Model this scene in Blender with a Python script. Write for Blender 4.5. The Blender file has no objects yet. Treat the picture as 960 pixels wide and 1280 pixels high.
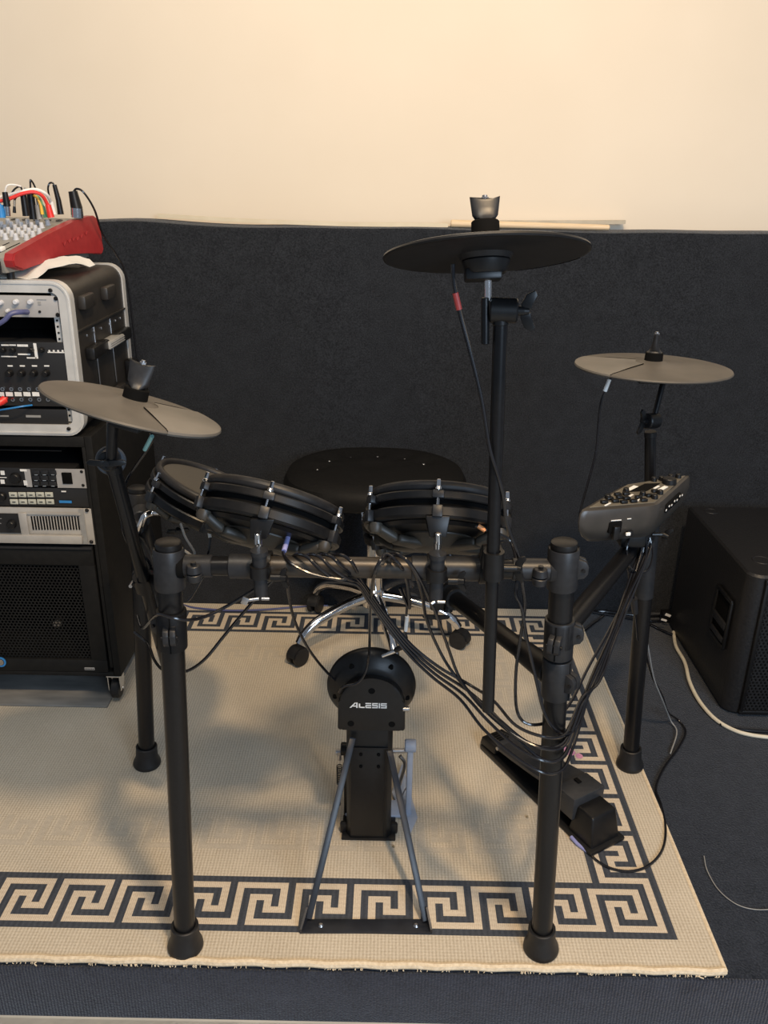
import bpy, bmesh, math, random
from mathutils import Vector, Matrix, Euler
random.seed(7)
PI = math.pi
COL = bpy.context.scene.collection
V = Vector
# ------------------------------------------------------------------ camera geometry (metres, rug axes)
CF, CP, CR, CY, CH = 1031.6, .3873, .0152, -.0049, 1.32
SC = 1.32 / 91.146
_F = V((math.sin(CY)*math.cos(CP), math.cos(CY)*math.cos(CP), -math.sin(CP)))
_R = V((math.cos(CY), -math.sin(CY), 0)); _U = _R.cross(_F)
_R2 = _R*math.cos(CR) + _U*math.sin(CR); _U2 = -_R*math.sin(CR) + _U*math.cos(CR)
CAM = V((0, 0, CH))
def ray(u, v): return _F + _R2*((u-480)/CF) + _U2*((640-v)/CF)
def at(u, v, y):
    d = ray(u, v); return CAM + d*(y/d.y)
def atz(u, v, z=0.0):
    d = ray(u, v); return CAM + d*((z-CH)/d.z)
# ------------------------------------------------------------------ materials
def nodes(name):
    m = bpy.data.materials.new(name); m.use_nodes = True
    nt = m.node_tree; b = nt.nodes['Principled BSDF']
    return m, nt, b
def noise_mat(name, c1, c2, rough=.5, scale=40, bump=0., metal=0., spec=.5, detail=4, r2=None, stretch=None, dist=.02):
    m, nt, b = nodes(name); N = nt.nodes; L = nt.links
    tc = N.new('ShaderNodeTexCoord'); mp = N.new('ShaderNodeMapping')
    if stretch: mp.inputs['Scale'].default_value = stretch
    L.new(tc.outputs['Object'], mp.inputs[0])
    n = N.new('ShaderNodeTexNoise'); n.inputs['Scale'].default_value = scale; n.inputs['Detail'].default_value = detail
    L.new(mp.outputs[0], n.inputs['Vector'])
    r = N.new('ShaderNodeValToRGB'); r.color_ramp.elements[0].position = .3; r.color_ramp.elements[1].position = .7
    r.color_ramp.elements[0].color = (*c1, 1); r.color_ramp.elements[1].color = (*c2, 1)
    L.new(n.outputs['Fac'], r.inputs[0]); L.new(r.outputs[0], b.inputs['Base Color'])
    b.inputs['Roughness'].default_value = rough; b.inputs['Metallic'].default_value = metal
    b.inputs['Specular IOR Level'].default_value = spec
    if r2 is not None:
        mr = N.new('ShaderNodeMapRange'); mr.inputs[3].default_value = rough; mr.inputs[4].default_value = r2
        L.new(n.outputs['Fac'], mr.inputs[0]); L.new(mr.outputs[0], b.inputs['Roughness'])
    if bump:
        bp = N.new('ShaderNodeBump'); bp.inputs['Strength'].default_value = bump; bp.inputs['Distance'].default_value = dist
        L.new(n.outputs['Fac'], bp.inputs['Height']); L.new(bp.outputs[0], b.inputs['Normal'])
    return m
def flat(name, c, rough=.5, metal=0., spec=.5): return noise_mat(name, tuple(x*.92 for x in c), tuple(min(1, x*1.08) for x in c), rough, 60, 0, metal, spec, 2)
M = {}
M['plastic'] = noise_mat('black_plastic', (.0055,.0055,.006), (.009,.009,.0095), .38, 90, .05, dist=.001, spec=.38)
M['plastic_grey'] = noise_mat('charcoal_plastic', (.014,.015,.017), (.021,.022,.025), .42, 120, .08, dist=.001, spec=.4)
M['tube'] = noise_mat('black_coated_tube', (.005,.005,.0055), (.008,.008,.009), .29, 200, .04, dist=.0006, spec=.35)
M['tube_sat'] = noise_mat('satin_crossbar', (.050,.043,.036), (.066,.057,.048), .36, 60, .02, metal=.6, dist=.0006)
M['rubber'] = noise_mat('black_rubber', (.009,.009,.010), (.016,.016,.017), .48, 70, .1, dist=.001, spec=.4)
M['casing'] = noise_mat('dusty_black_casing', (.030,.027,.022), (.070,.061,.048), .5, 14, .05, dist=.001, r2=.4)
M['rubber_dusty'] = noise_mat('dusty_rubber', (.055,.050,.043), (.095,.086,.074), .55, 9, .05, dist=.001, spec=.4, r2=.5)
M['rubber_pad'] = noise_mat('lighter_dusty_rubber', (.085,.080,.070), (.15,.14,.125), .45, 7, .03, dist=.001)
M['cable'] = flat('black_cable', (.008,.008,.010), .2, spec=.7)
M['chrome'] = noise_mat('chrome', (.75,.75,.76), (.85,.85,.86), .12, 30, 0, metal=1)
M['steel'] = noise_mat('brushed_steel', (.42,.42,.43), (.55,.55,.56), .35, 30, .02, metal=1, stretch=(1, 30, 1))
M['alu'] = noise_mat('white_aluminium', (.62,.62,.60), (.74,.74,.72), .38, 20, .02, metal=.35)
M['blue_steel'] = noise_mat('pedal_grey_paint', (.30,.34,.42), (.36,.40,.48), .45, 40, .02)
M['dark_steel'] = noise_mat('window_tinted_black_steel', (.012,.014,.019), (.020,.023,.031), .38, 40, .02)  # blue in the colour stands in for the window's reflection on black steel
M['pedal_grey'] = noise_mat('pedal_charcoal', (.024,.026,.030), (.034,.036,.040), .42, 120, .06, dist=.001)
M['disc'] = flat('blue_grey_disc', (.07,.08,.095), .45)
M['white'] = flat('white_label', (.8,.8,.78), .5)
M['white_cable'] = flat('white_cable', (.72,.66,.52), .45)
M['red'] = noise_mat('red_plastic', (.30,.018,.022), (.37,.028,.03), .42, 50, .05, dist=.001)
M['redc'] = flat('red_cable', (.75,.04,.03), .35)
M['blue'] = flat('blue_plastic', (.03,.22,.55), .4)
M['indigo'] = flat('indigo_cable', (.09,.10,.22), .4)
M['green'] = flat('green_cable', (.12,.38,.2), .4)
M['yellow'] = flat('yellow_cable', (.8,.5,.06), .4)
M['teal'] = flat('teal_tape', (.22,.42,.40), .5)
M['redtape'] = flat('red_tape', (.50,.06,.05), .5)
M['orange'] = flat('orange_tape', (.80,.33,.12), .5)
M['bluetape'] = flat('blue_violet_tape', (.30,.32,.62), .5)
M['grey'] = flat('mid_grey_plastic', (.30,.30,.29), .5)
M['panel_grey'] = noise_mat('silver_front_panel', (.42,.41,.40), (.48,.47,.46), .42, 30, .01, metal=.3)
M['amp'] = noise_mat('silver_amp_panel', (.42,.40,.37), (.50,.48,.44), .42, 25, .01, metal=.25)
M['panel_black'] = flat('black_front_panel', (.013,.013,.014), .45)
M['void'] = flat('dark_recess', (.004,.004,.004), .9, spec=.1)
M['rack'] = noise_mat('black_rack_laminate', (.006,.006,.006), (.010,.010,.0095), .65, 60, .05, dist=.001, spec=.25)
M['case'] = noise_mat('black_case_shell', (.014,.013,.012), (.030,.027,.024), .48, 12, .25, dist=.004, r2=.4)
M['buttons'] = flat('cream_buttons', (.50,.50,.42), .45)
M['knob'] = flat('white_knob', (.60,.62,.66), .4)
M['paper'] = noise_mat('paper', (.62,.63,.60), (.74,.74,.70), .8, 14, .2, dist=.004)
M['wood'] = noise_mat('pale_wood', (.62,.46,.28), (.78,.62,.42), .55, 18, .05, stretch=(1, 25, 25), dist=.002)
M['trimwhite'] = noise_mat('cream_painted_wood', (.66,.58,.42), (.74,.66,.50), .55, 18, .03, dist=.002)
M['trimgrey'] = noise_mat('worn_pale_wood', (.42,.37,.28), (.55,.49,.38), .6, 18, .03, dist=.002)
M['speaker'] = noise_mat('black_speaker_paint', (.007,.007,.008), (.014,.014,.015), .5, 160, .35, dist=.002)
M['vinyl'] = noise_mat('black_vinyl', (.006,.006,.006), (.010,.010,.010), .6, 200, .15, dist=.001, spec=.15)
M['glossy'] = flat('glossy_black', (.02,.02,.02), .15)
M['wall'] = noise_mat('cream_wall_paint', (.76,.67,.54), (.79,.70,.57), .85, 3, .03, dist=.002, spec=.2)
M['board'] = noise_mat('worn_grey_board', (.13,.13,.125), (.24,.235,.22), .6, 7, .1, stretch=(1, 4, 1), dist=.002)
M['below'] = noise_mat('pale_floor', (.45,.45,.42), (.55,.54,.50), .7, 6, .03)
M['mesh'] = noise_mat('mesh_head', (.040,.037,.031), (.062,.058,.050), .6, 500, .3, dist=.0008)
def carpet(name, c1, c2, ribs=False, big=.6):
    m, nt, b = nodes(name); N = nt.nodes; L = nt.links
    tc = N.new('ShaderNodeTexCoord')
    n1 = N.new('ShaderNodeTexNoise'); n1.inputs['Scale'].default_value = 260; n1.inputs['Detail'].default_value = 6
    n2 = N.new('ShaderNodeTexNoise'); n2.inputs['Scale'].default_value = 22; n2.inputs['Detail'].default_value = 8; n2.inputs['Roughness'].default_value = .75
    for n in (n1, n2): L.new(tc.outputs['Object'], n.inputs['Vector'])
    mx = N.new('ShaderNodeMath'); mx.operation = 'MULTIPLY_ADD'; mx.inputs[1].default_value = big
    L.new(n2.outputs['Fac'], mx.inputs[0]); L.new(n1.outputs['Fac'], mx.inputs[2])
    r = N.new('ShaderNodeValToRGB'); r.color_ramp.elements[0].position = .55; r.color_ramp.elements[1].position = 1.05
    r.color_ramp.elements[0].color = (*c1, 1); r.color_ramp.elements[1].color = (*c2, 1)
    L.new(mx.outputs[0], r.inputs[0]); L.new(r.outputs[0], b.inputs['Base Color'])
    b.inputs['Roughness'].default_value = .95; b.inputs['Specular IOR Level'].default_value = .12
    b.inputs['Sheen Weight'].default_value = .25; b.inputs['Sheen Roughness'].default_value = .5
    h = mx.outputs[0]
    if ribs:
        w = N.new('ShaderNodeTexWave'); w.bands_direction = 'X'; w.inputs['Scale'].default_value = 55; w.inputs['Distortion'].default_value = .4
        L.new(tc.outputs['Object'], w.inputs['Vector'])
        a = N.new('ShaderNodeMath'); a.operation = 'MULTIPLY_ADD'; a.inputs[1].default_value = .5
        L.new(w.outputs['Fac'], a.inputs[0]); L.new(h, a.inputs[2]); h = a.outputs[0]
    bp = N.new('ShaderNodeBump'); bp.inputs['Strength'].default_value = .7; bp.inputs['Distance'].default_value = .004
    L.new(h, bp.inputs['Height']); L.new(bp.outputs[0], b.inputs['Normal'])
    return m
M['carpet_wall'] = carpet('charcoal_wall_carpet', (.008,.0095,.0125), (.028,.032,.039), big=.45)
M['carpet_floor'] = carpet('navy_black_floor_carpet', (.006,.008,.0125), (.029,.034,.046))
M['carpet_riser'] = carpet('navy_ribbed_riser_carpet', (.011,.014,.024), (.040,.048,.070), ribs=True)
def weave(name, c1, c2, bumpy=.6, sx=150., sy=150., contrast=1.):
    m, nt, b = nodes(name); N = nt.nodes; L = nt.links
    tc = N.new('ShaderNodeTexCoord'); sp = N.new('ShaderNodeSeparateXYZ'); L.new(tc.outputs['Object'], sp.inputs[0])
    def sine(axis, s):
        a = N.new('ShaderNodeMath'); a.operation = 'MULTIPLY'; a.inputs[1].default_value = s*2*PI; L.new(sp.outputs[axis], a.inputs[0])
        c = N.new('ShaderNodeMath'); c.operation = 'SINE'; L.new(a.outputs[0], c.inputs[0]); return c.outputs[0]
    x = sine(0, sx); y = sine(1, sy)
    ax = N.new('ShaderNodeMath'); ax.operation = 'MULTIPLY_ADD'; ax.inputs[1].default_value = .5; L.new(y, ax.inputs[0]); L.new(x, ax.inputs[2])
    n = N.new('ShaderNodeTexNoise'); n.inputs['Scale'].default_value = 300; n.inputs['Detail'].default_value = 3; L.new(tc.outputs['Object'], n.inputs['Vector'])
    n2 = N.new('ShaderNodeTexNoise'); n2.inputs['Scale'].default_value = 5; n2.inputs['Detail'].default_value = 6; L.new(tc.outputs['Object'], n2.inputs['Vector'])
    a2 = N.new('ShaderNodeMath'); a2.operation = 'MULTIPLY_ADD'; a2.inputs[1].default_value = .125*contrast; a2.inputs[2].default_value = .1
    L.new(ax.outputs[0], a2.inputs[0])
    a3 = N.new('ShaderNodeMath'); a3.operation = 'ADD'; L.new(a2.outputs[0], a3.inputs[0])
    a4 = N.new('ShaderNodeMath'); a4.operation = 'MULTIPLY_ADD'; a4.inputs[1].default_value = .5; L.new(n.outputs['Fac'], a4.inputs[0])
    a5 = N.new('ShaderNodeMath'); a5.operation = 'MULTIPLY'; a5.inputs[1].default_value = .35; L.new(n2.outputs['Fac'], a5.inputs[0])
    L.new(a5.outputs[0], a4.inputs[2]); L.new(a4.outputs[0], a3.inputs[1])
    r = N.new('ShaderNodeValToRGB'); r.color_ramp.elements[0].position = .1; r.color_ramp.elements[1].position = .9
    r.color_ramp.elements[0].color = (*c1, 1); r.color_ramp.elements[1].color = (*c2, 1)
    L.new(a3.outputs[0], r.inputs[0]); L.new(r.outputs[0], b.inputs['Base Color'])
    b.inputs['Roughness'].default_value = .9; b.inputs['Specular IOR Level'].default_value = .15
    bp = N.new('ShaderNodeBump'); bp.inputs['Strength'].default_value = bumpy; bp.inputs['Distance'].default_value = .002
    L.new(a3.outputs[0], bp.inputs['Height']); L.new(bp.outputs[0], b.inputs['Normal'])
    return m
M['rug_light'] = weave('rug_cream_weave', (.34,.28,.20), (.72,.65,.53))
M['rug_band'] = weave('rug_cream_pile', (.42,.33,.24), (.77,.68,.54), sx=260, sy=90, contrast=.7)
M['rug_dark'] = weave('rug_navy_pile', (.022,.026,.034), (.085,.095,.115), sx=90, sy=260, contrast=.7)
M['rug_tone'] = weave('rug_tonal_pattern', (.33,.28,.21), (.66,.60,.50), sx=330, sy=60, contrast=.5)
M['rug_pink'] = weave('rug_pink_stain', (.48,.20,.33), (.70,.36,.50), sx=260, sy=90, contrast=.7)
M['rug_edge'] = noise_mat('rug_bound_edge', (.62,.50,.34), (.80,.68,.50), .9, 160, .5, dist=.003)
# ------------------------------------------------------------------ mesh helpers
def frame(d, up=V((0, 0, 1))):
    z = V(d).normalized(); x = V(up).cross(z)
    if x.length < 1e-4: x = V((1, 0, 0)).cross(z)
    if x.length < 1e-4: x = V((0, 1, 0)).cross(z)
    x.normalize(); y = z.cross(x)
    return Matrix((x, y, z)).transposed()
def lathe(bm, prof, mat=Matrix.Identity(4), seg=32, a0=0., a1=2*PI):
    full = abs(a1-a0-2*PI) < 1e-6; n = seg if full else seg+1; rings = []
    for r, z in prof:
        if r < 1e-6: rings.append([bm.verts.new(mat @ V((0, 0, z)))])
        else: rings.append([bm.verts.new(mat @ V((r*math.cos(a0+(a1-a0)*i/seg), r*math.sin(a0+(a1-a0)*i/seg), z))) for i in range(n)])
    for a, b in zip(rings, rings[1:]):
        for i in range(seg):
            j = (i+1) % n
            q = [a[i % len(a)], a[j % len(a)], b[j % len(b)], b[i % len(b)]]
            u = []
            for v in q:
                if v not in u: u.append(v)
            if len(u) > 2:
                try: bm.faces.new(u)
                except ValueError: pass
def M4(origin, rot=None):
    m = Matrix.Translation(V(origin))
    return m @ rot.to_4x4() if rot is not None else m
def cyl(bm, p0, p1, r0, r1=None, seg=20, ch=0.):
    p0, p1 = V(p0), V(p1); r1 = r0 if r1 is None else r1; L = (p1-p0).length
    pr = [(0, 0), (r0-ch, 0), (r0, ch), (r1, L-ch), (r1-ch, L), (0, L)] if ch else [(0, 0), (r0, 0), (r1, L), (0, L)]
    lathe(bm, pr, M4(p0, frame(p1-p0)), seg)
def box(bm, c, s, rot=None, bev=0., seg=2):
    r = bmesh.ops.create_cube(bm, size=1); vs = r['verts']
    m = M4(c, rot) @ Matrix.Diagonal((*s, 1))
    bmesh.ops.transform(bm, matrix=m, verts=vs)
    if bev:
        es = list({e for v in vs for e in v.link_edges})
        bmesh.ops.bevel(bm, geom=es, offset=min(bev, min(s)*.45), segments=seg, affect='EDGES', profile=.5)
def hexa(bm, pts, bev=0., seg=2):
    """box from 8 points: bottom 4 (ccw), top 4"""
    vs = [bm.verts.new(p) for p in pts]
    fs = [(3,2,1,0), (4,5,6,7), (0,1,5,4), (1,2,6,5), (2,3,7,6), (3,0,4,7)]
    F = [bm.faces.new([vs[i] for i in f]) for f in fs]
    if bev:
        es = list({e for v in vs for e in v.link_edges})
        bmesh.ops.bevel(bm, geom=es, offset=bev, segments=seg, affect='EDGES', profile=.5)
def prism(bm, pts, thick, mat=Matrix.Identity(4), bev=0., seg=2):
    """polygon in local xy, extruded along local z from 0 to thick"""
    a = [bm.verts.new(mat @ V((x, y, 0))) for x, y in pts]; b = [bm.verts.new(mat @ V((x, y, thick))) for x, y in pts]
    n = len(pts); bm.faces.new(a[::-1]); bm.faces.new(b)
    for i in range(n): bm.faces.new((a[i], a[(i+1) % n], b[(i+1) % n], b[i]))
    if bev:
        es = list({e for v in a+b for e in v.link_edges})
        bmesh.ops.bevel(bm, geom=es, offset=bev, segments=seg, affect='EDGES', profile=.5)
def crom(pts, n=8):
    P = [V(p) for p in pts]
    if len(P) < 3: return P
    P = [P[0]*2-P[1]] + P + [P[-1]*2-P[-2]]; out = []
    for i in range(1, len(P)-2):
        for k in range(n):
            t = k/n; a, b, c, d = P[i-1:i+3]
            out.append(.5*((2*b)+(c-a)*t+(2*a-5*b+4*c-d)*t*t+(3*b-a-3*c+d)*t**3))
    out.append(P[-2]); return out
def tube(bm, pts, r, seg=10, smooth=6, caps=True):
    P = crom(pts, smooth) if smooth else [V(p) for p in pts]
    Q = [P[0]]
    for p in P[1:]:
        if (p-Q[-1]).length > 1e-5: Q.append(p)
    P = Q; rings = []; prev = None
    rr = r if isinstance(r, (list, tuple)) else None
    for i, p in enumerate(P):
        t = (P[min(i+1, len(P)-1)]-P[max(i-1, 0)]).normalized()
        if prev is None: x = frame(t).col[0].copy()
        else:
            x = prev - t*prev.dot(t)
            if x.length < 1e-5: x = frame(t).col[0].copy()
            x.normalize()
        prev = x; y = t.cross(x)
        ri = (rr[0]+(rr[-1]-rr[0])*i/(len(P)-1)) if rr else r
        rings.append([bm.verts.new(p+(x*math.cos(2*PI*k/seg)+y*math.sin(2*PI*k/seg))*ri) for k in range(seg)])
    for a, b in zip(rings, rings[1:]):
        for k in range(seg): bm.faces.new((a[k], a[(k+1) % seg], b[(k+1) % seg], b[k]))
    if caps: bm.faces.new(rings[0][::-1]); bm.faces.new(rings[-1])
def ring(bm, c, axis, R, w, t, seg=24):
    """collar ring around an axis: inner radius R, width w along axis, wall t"""
    lathe(bm, [(R, -w/2), (R+t, -w/2), (R+t, w/2), (R, w/2), (R, -w/2)], M4(c, frame(axis)), seg)
def grp(bm):
    return len(bm.verts)
MW = {}
def finish(bm, m, name, sharp=34):
    bmesh.ops.recalc_face_normals(bm, faces=bm.faces[:])
    for f in bm.faces: f.smooth = True
    lim = math.radians(sharp)
    for e in bm.edges:
        if len(e.link_faces) == 2 and e.calc_face_angle(0) > lim: e.smooth = False
    me = bpy.data.meshes.new(name); bm.to_mesh(me); bm.free()
    for x in (m if isinstance(m, (list, tuple)) else [m]): me.materials.append(x)
    return me
def part(name, bm, m, parent=None, label=None, sharp=34):
    if isinstance(m, str): m = M[m]
    if parent is not None and MW[parent] != Matrix.Identity(4):
        bmesh.ops.transform(bm, matrix=MW[parent].inverted(), verts=bm.verts)
    o = bpy.data.objects.new(name, finish(bm, m, name, sharp)); COL.objects.link(o)
    if parent is not None: o.parent = parent; MW[o] = MW[parent].copy()
    else: MW[o] = Matrix.Identity(4)
    if label: o['label'] = label
    return o
def tag(o, label, cat, group=None, kind=None):
    if label: o['label'] = label
    if cat: o['category'] = cat
    if group: o['group'] = group
    if kind: o['kind'] = kind
    return o
def thing(name, label, cat, loc=(0, 0, 0), group=None):
    o = bpy.data.objects.new(name, None); COL.objects.link(o); o.location = loc; o.empty_display_size = .05
    MW[o] = Matrix.Translation(V(loc)); return tag(o, label, cat, group)
def single(name, bm, m, label, cat, group=None):
    return tag(part(name, bm, m), label, cat, group)
def place(o, mat):
    o.matrix_world = mat; o.location, o.rotation_euler, _ = mat.to_translation(), mat.to_euler(), 0
    for k in [o]+list(sub(o)): MW[k] = mat.copy()
def sub(o):
    for c in list(MW):
        if c.parent is o:
            yield c
            yield from sub(c)
def copy_tree(o, label=None):
    def cp(x, par):
        c = x.copy(); COL.objects.link(c); c.parent = par; MW[c] = MW[x].copy()
        for k in [k for k in list(MW) if k.parent is x and k is not c]: cp(k, c)
        return c
    r = cp(o, None)
    if label: r['label'] = label
    return r
NB = bmesh.new
def struct(name, bm, m):
    o = part(name, bm, m); o['kind'] = 'structure'; return o
# ================================================================== THE SETTING
YR = 1.0605                                   # front edge of the carpeted riser
YW = 2.40                                     # carpeted low wall behind
def grid_plane(bm, x0, x1, y0, y1, z, n=1):
    vs = [bm.verts.new(p) for p in ((x0, y0, z), (x1, y0, z), (x1, y1, z), (x0, y1, z))]; bm.faces.new(vs)
b = NB(); box(b, ((-2.4+2.6)/2, (YR+2.9)/2, -.065), (5.0, 2.9-YR, .129), bev=.004); struct('floor', b, 'carpet_floor')
b = NB(); box(b, (.1, YR-.003, -.068), (5.0, .006, .130), bev=.002); struct('trim_1', b, 'carpet_riser')
b = NB(); box(b, (.1, -.8, -.148), (5.6, 5., .04)); box(b, (.1, .9, -.1485), (5.6, .3, .041)); struct('floor_lower', b, 'below')
# low carpeted wall, slightly wavy on top
b = NB(); nx = 120; rows = []
for i in range(nx+1):
    x = -2.4+5.0*i/nx
    zt = 1.186 + .0015*math.sin(x*7+1)+.001*math.sin(x*19)+.010*math.exp(-((x+.72)/.12)**2)
    wob = .004*math.sin(x*3.1)
    prof = [(YW+wob, -.02), (YW+wob, .4), (YW+wob, .8), (YW+wob*.5, zt-.012), (YW+.004, zt-.003), (YW+.014, zt), (YW+.095, zt+.001), (YW+.105, zt-.1), (YW+.105, -.02)]
    rows.append([b.verts.new((x, y, z)) for y, z in prof])
for r0, r1 in zip(rows, rows[1:]):
    for k in range(8): b.faces.new((r0[k], r1[k], r1[k+1], r0[k+1]))
struct('wall_low', b, 'carpet_wall')
b = NB(); box(b, (.1, YW+.15, 1.1), (6, .08, 3.4)); struct('wall_back', b, 'wall')
# ------------------------------------------------------------------ rug with Greek key border
def key(c, r):           # c 0..7 along, r 0..6 (0 = inner side) -> True when light
    return ["LLLLLLLD", "LDDDDDLD", "LDLLLDLD", "LDLDLDLD", "LDLDLLLD", "LDLDDDDD", "LDLLLLLL"][r][c] == 'L'
NXU = 130; NYU = 84
def rugcell(i, j):       # i from the right edge leftwards 0.., j from the front 0..83 ; 0 dark 1 light-pile 2 field 3 tone
    back = j >= 75; front = j < 9; right = i < 9
    if not (back or front or right):
        ti, tj = i-9, j-9   # tonal inner band
        for t, al in ((tj, i), (74-j, i), (ti, j)):
            if 5 <= t < 11 and min(ti, tj, 74-j) == t or (5 <= t < 11 and t == min(ti, tj, 74-j)):
                return 3 if key(al % 8, 6-min(t-5, 6)) else 2
        return 2
    if front:
        if i == 0 or j == 0: return 0
        if j == 8: return 1 if i == 1 else 0
        if i == 1: return 1
        cc = (8+1-i) % 8 + 0; c = (-(i+1-10)) % 8   # cell i spans i..i+1 from right; c0 starts at 10
        return 1 if key(c, 7-j) else 0
    if right and not back:
        if i == 0: return 0
        if i == 8:                                  # inner line
            return 0
        if j == 9: return 1
        c = (j-9) % 8
        return 1 if key(c, 7-i) else 0
    if i == 0 or j in (75, 83): return 0
    c = (-(i+1-10)) % 8
    if i < 2: return 1
    return 1 if key(c, 82-j) else 0
X0 = .5543; Y0 = 1.1286; XR = .620; XL = X0-NXU*SC
b = NB(); mats = [M['rug_dark'], M['rug_band'], M['rug_light'], M['rug_tone'], M['rug_edge'], M['rug_pink']]
ZT = .009; vc = {}
yfront = YR+.002; yback = 2.392
xs = [XR]+[X0-i*SC for i in range(NXU+1)]; ys = [yfront]+[Y0+j*SC for j in range(NYU+1)]+[yback]
def gv(i, j):
    if (i, j) not in vc:
        x, y = xs[i], ys[j]
        if j == 0: x += 0; 
        vc[i, j] = b.verts.new((x + (.0 if i else .0), y, ZT))
    return vc[i, j]
for i in range(len(xs)-1):
    for j in range(len(ys)-1):
        f = b.faces.new((gv(i, j), gv(i, j+1), gv(i+1, j+1), gv(i+1, j)))
        if i == 0 or j == 0 or j == len(ys)-2: f.material_index = 2
        else: f.material_index = rugcell(i-1, j-1)
bmesh.ops.recalc_face_normals(b, faces=b.faces[:])
rugo = None
# sides (vertical skirt)
n = len(ys)-1; nxx = len(xs)-1
def skirt(idx):
    low = [b.verts.new((vc[k].co.x, vc[k].co.y, .0005)) for k in idx]
    for k in range(len(idx)-1):
        f = b.faces.new((vc[idx[k]], vc[idx[k+1]], low[k+1], low[k])); f.material_index = 4
skirt([(0, j) for j in range(n+1)]); skirt([(i, 0) for i in range(nxx+1)]); skirt([(i, n) for i in range(nxx+1)]); skirt([(nxx, j) for j in range(n+1)])
rug = thing('rug', 'cream woven rug with a navy Greek key border', 'rug', (XR-.95, 1.7, 0))
part('woven_field', b, mats, rug)
b = NB(); pts = [(XL, YR+.006)]+[(XL+(XR-XL)*k/60, YR+.004+.0015*math.sin(k*2.1)) for k in range(1, 60)]+[(XR, YR+.006)]
tube(b, [(x, y, .0078) for x, y in pts], .0068, 8, 2)
for k in range(260):
    x = XL+(XR-XL)*random.random(); y = YR-.001; q = .28 if k > 6 else 1.0
    tube(b, [(x, y, .005), (x+random.uniform(-.004, .004)*q, y-.002, .003), (x+random.uniform(-.006, .006)*q, y-random.uniform(.003, .007)*q, .002-.008*q*random.random())], .0007 if k > 14 else .0011, 4, 3)
part('bound_edge', b, 'rug_edge', rug, 'fuzzy bound front edge')
b = NB(); tube(b, [(XR, YR+.006, .0065), (XR+.001, 1.5, .0065), (XR-.001, 2.0, .0065), (XR, yback, .0065)], .0045, 8, 8)
part('side_binding', b, 'rug_edge', rug)
# pink stains on the right band, a slightly raised blotch of fibres
b = NB()
for (u, v, s) in ((713, 940, .013), (724, 945, .009), (706, 936, .008)):
    c = atz(u, v, ZT+.0006); q = [b.verts.new((c.x+s*math.cos(t)*(.8+.3*random.random()), c.y+1.2*s*math.sin(t)*(.8+.3*random.random()), ZT+.0008)) for t in [2*PI*k/14 for k in range(14)]]
    b.faces.new(q)
part('pink_stain', b, 'rug_pink', rug, 'small pink stain')
# grey board under the equipment rack
b = NB(); p = atz(0, 880, .016); q = atz(133, 884, .016)
box(b, ((q.x-1.5)/2, p.y+.18, .0125), (abs(q.x+1.5), .36, .006), bev=.003)
single('grey_board', b, 'board', 'worn grey board lying on the rug under the tall equipment rack', 'board')
# ------------------------------------------------------------------ strips on the wall ledge
def strip(name, pts, w, h, m, label, rr=None):
    b = NB()
    P = crom(pts, 6)
    rings = []
    for p in P: rings.append([b.verts.new(p+V((0, dy, dz))) for dy, dz in ((-w/2, -h/2), (w/2, -h/2), (w/2, h/2), (-w/2, h/2))])
    for a, c in zip(rings, rings[1:]):
        for k in range(4): b.faces.new((a[k], a[(k+1) % 4], c[(k+1) % 4], c[k]))
    b.faces.new(rings[0][::-1]); b.faces.new(rings[-1])
    return single(name, b, m, label, 'wood strip', 'wood strips on the wall ledge')
zt = 1.196
strip('wood_strip', [at(198, 269.5, YW+.060), at(300, 275.5, YW+.055), at(420, 280, YW+.045), at(500, 281, YW+.04), at(560, 281.5, YW+.04)], .014, .010, 'trimwhite', 'long thin cream strip bowed along the left half of the wall ledge')
strip('wood_strip', [at(600, 278, YW+.085), at(700, 278, YW+.085), at(781, 277.5, YW+.085)], .02, .010, 'trimgrey', 'pale square-ended strip on the ledge behind the tallest cymbal, reaching furthest right')
b = NB(); p0 = at(563, 279.5, YW+.035); p1 = at(762, 284.5, YW+.02)
cyl(b, p0, p1, .0105, .0075, 16, .003); single('wooden_pole', b, 'wood', 'round tan wooden stick lying on the ledge behind the tallest cymbal', 'wooden stick', 'wood strips on the wall ledge')
# ================================================================== DRUM RACK
YP = 1.102
rk = thing('drum_rack', 'black four-legged drum rack standing on the rug', 'drum rack', (0, 1.3, .009))
def foot(p, axis):
    b = NB(); p = V((p.x, p.y, .0095)); a = V(axis).normalized()
    lathe(b, [(0, 0), (.031, 0), (.0325, .004), (.0315, .010), (.0255, .024), (.0245, .052), (.0225, .0535), (.0195, .053), (.0195, .03)], M4(p, frame(a)), 28)
    return b
legs = {}
def leg(g, top, extra=0., r=.0185):
    g = V((g.x, g.y, .0095)); d = (V(top)-g)
    o = NB(); cyl(o, g+d.normalized()*.02, V(top)+d.normalized()*extra, r, r, 28, .001)
    L = part('leg', o, 'tube', rk)
    part('rubber_foot', foot(g, d), 'rubber', L)
    return g, V(top), d.normalized()
gFL = atz(232, 1183, .009); tFL = at(210.5, 684, YP)
gFR = atz(676, 1186, .009); tFR = at(705, 684, YP)
gBL = atz(184, 955, .009); tBL = at(172, 614, 1.60)
gBR = atz(787, 957, .009); tBR = at(812, 655, 1.62)
FL = leg(gFL, tFL); FR = leg(gFR, tFR); BL = leg(gBL, tBL); BR = leg(gBR, tBR)
def onleg(L, z):
    g, t, d = L; return g+d*((z-g.z)/d.z)
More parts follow.
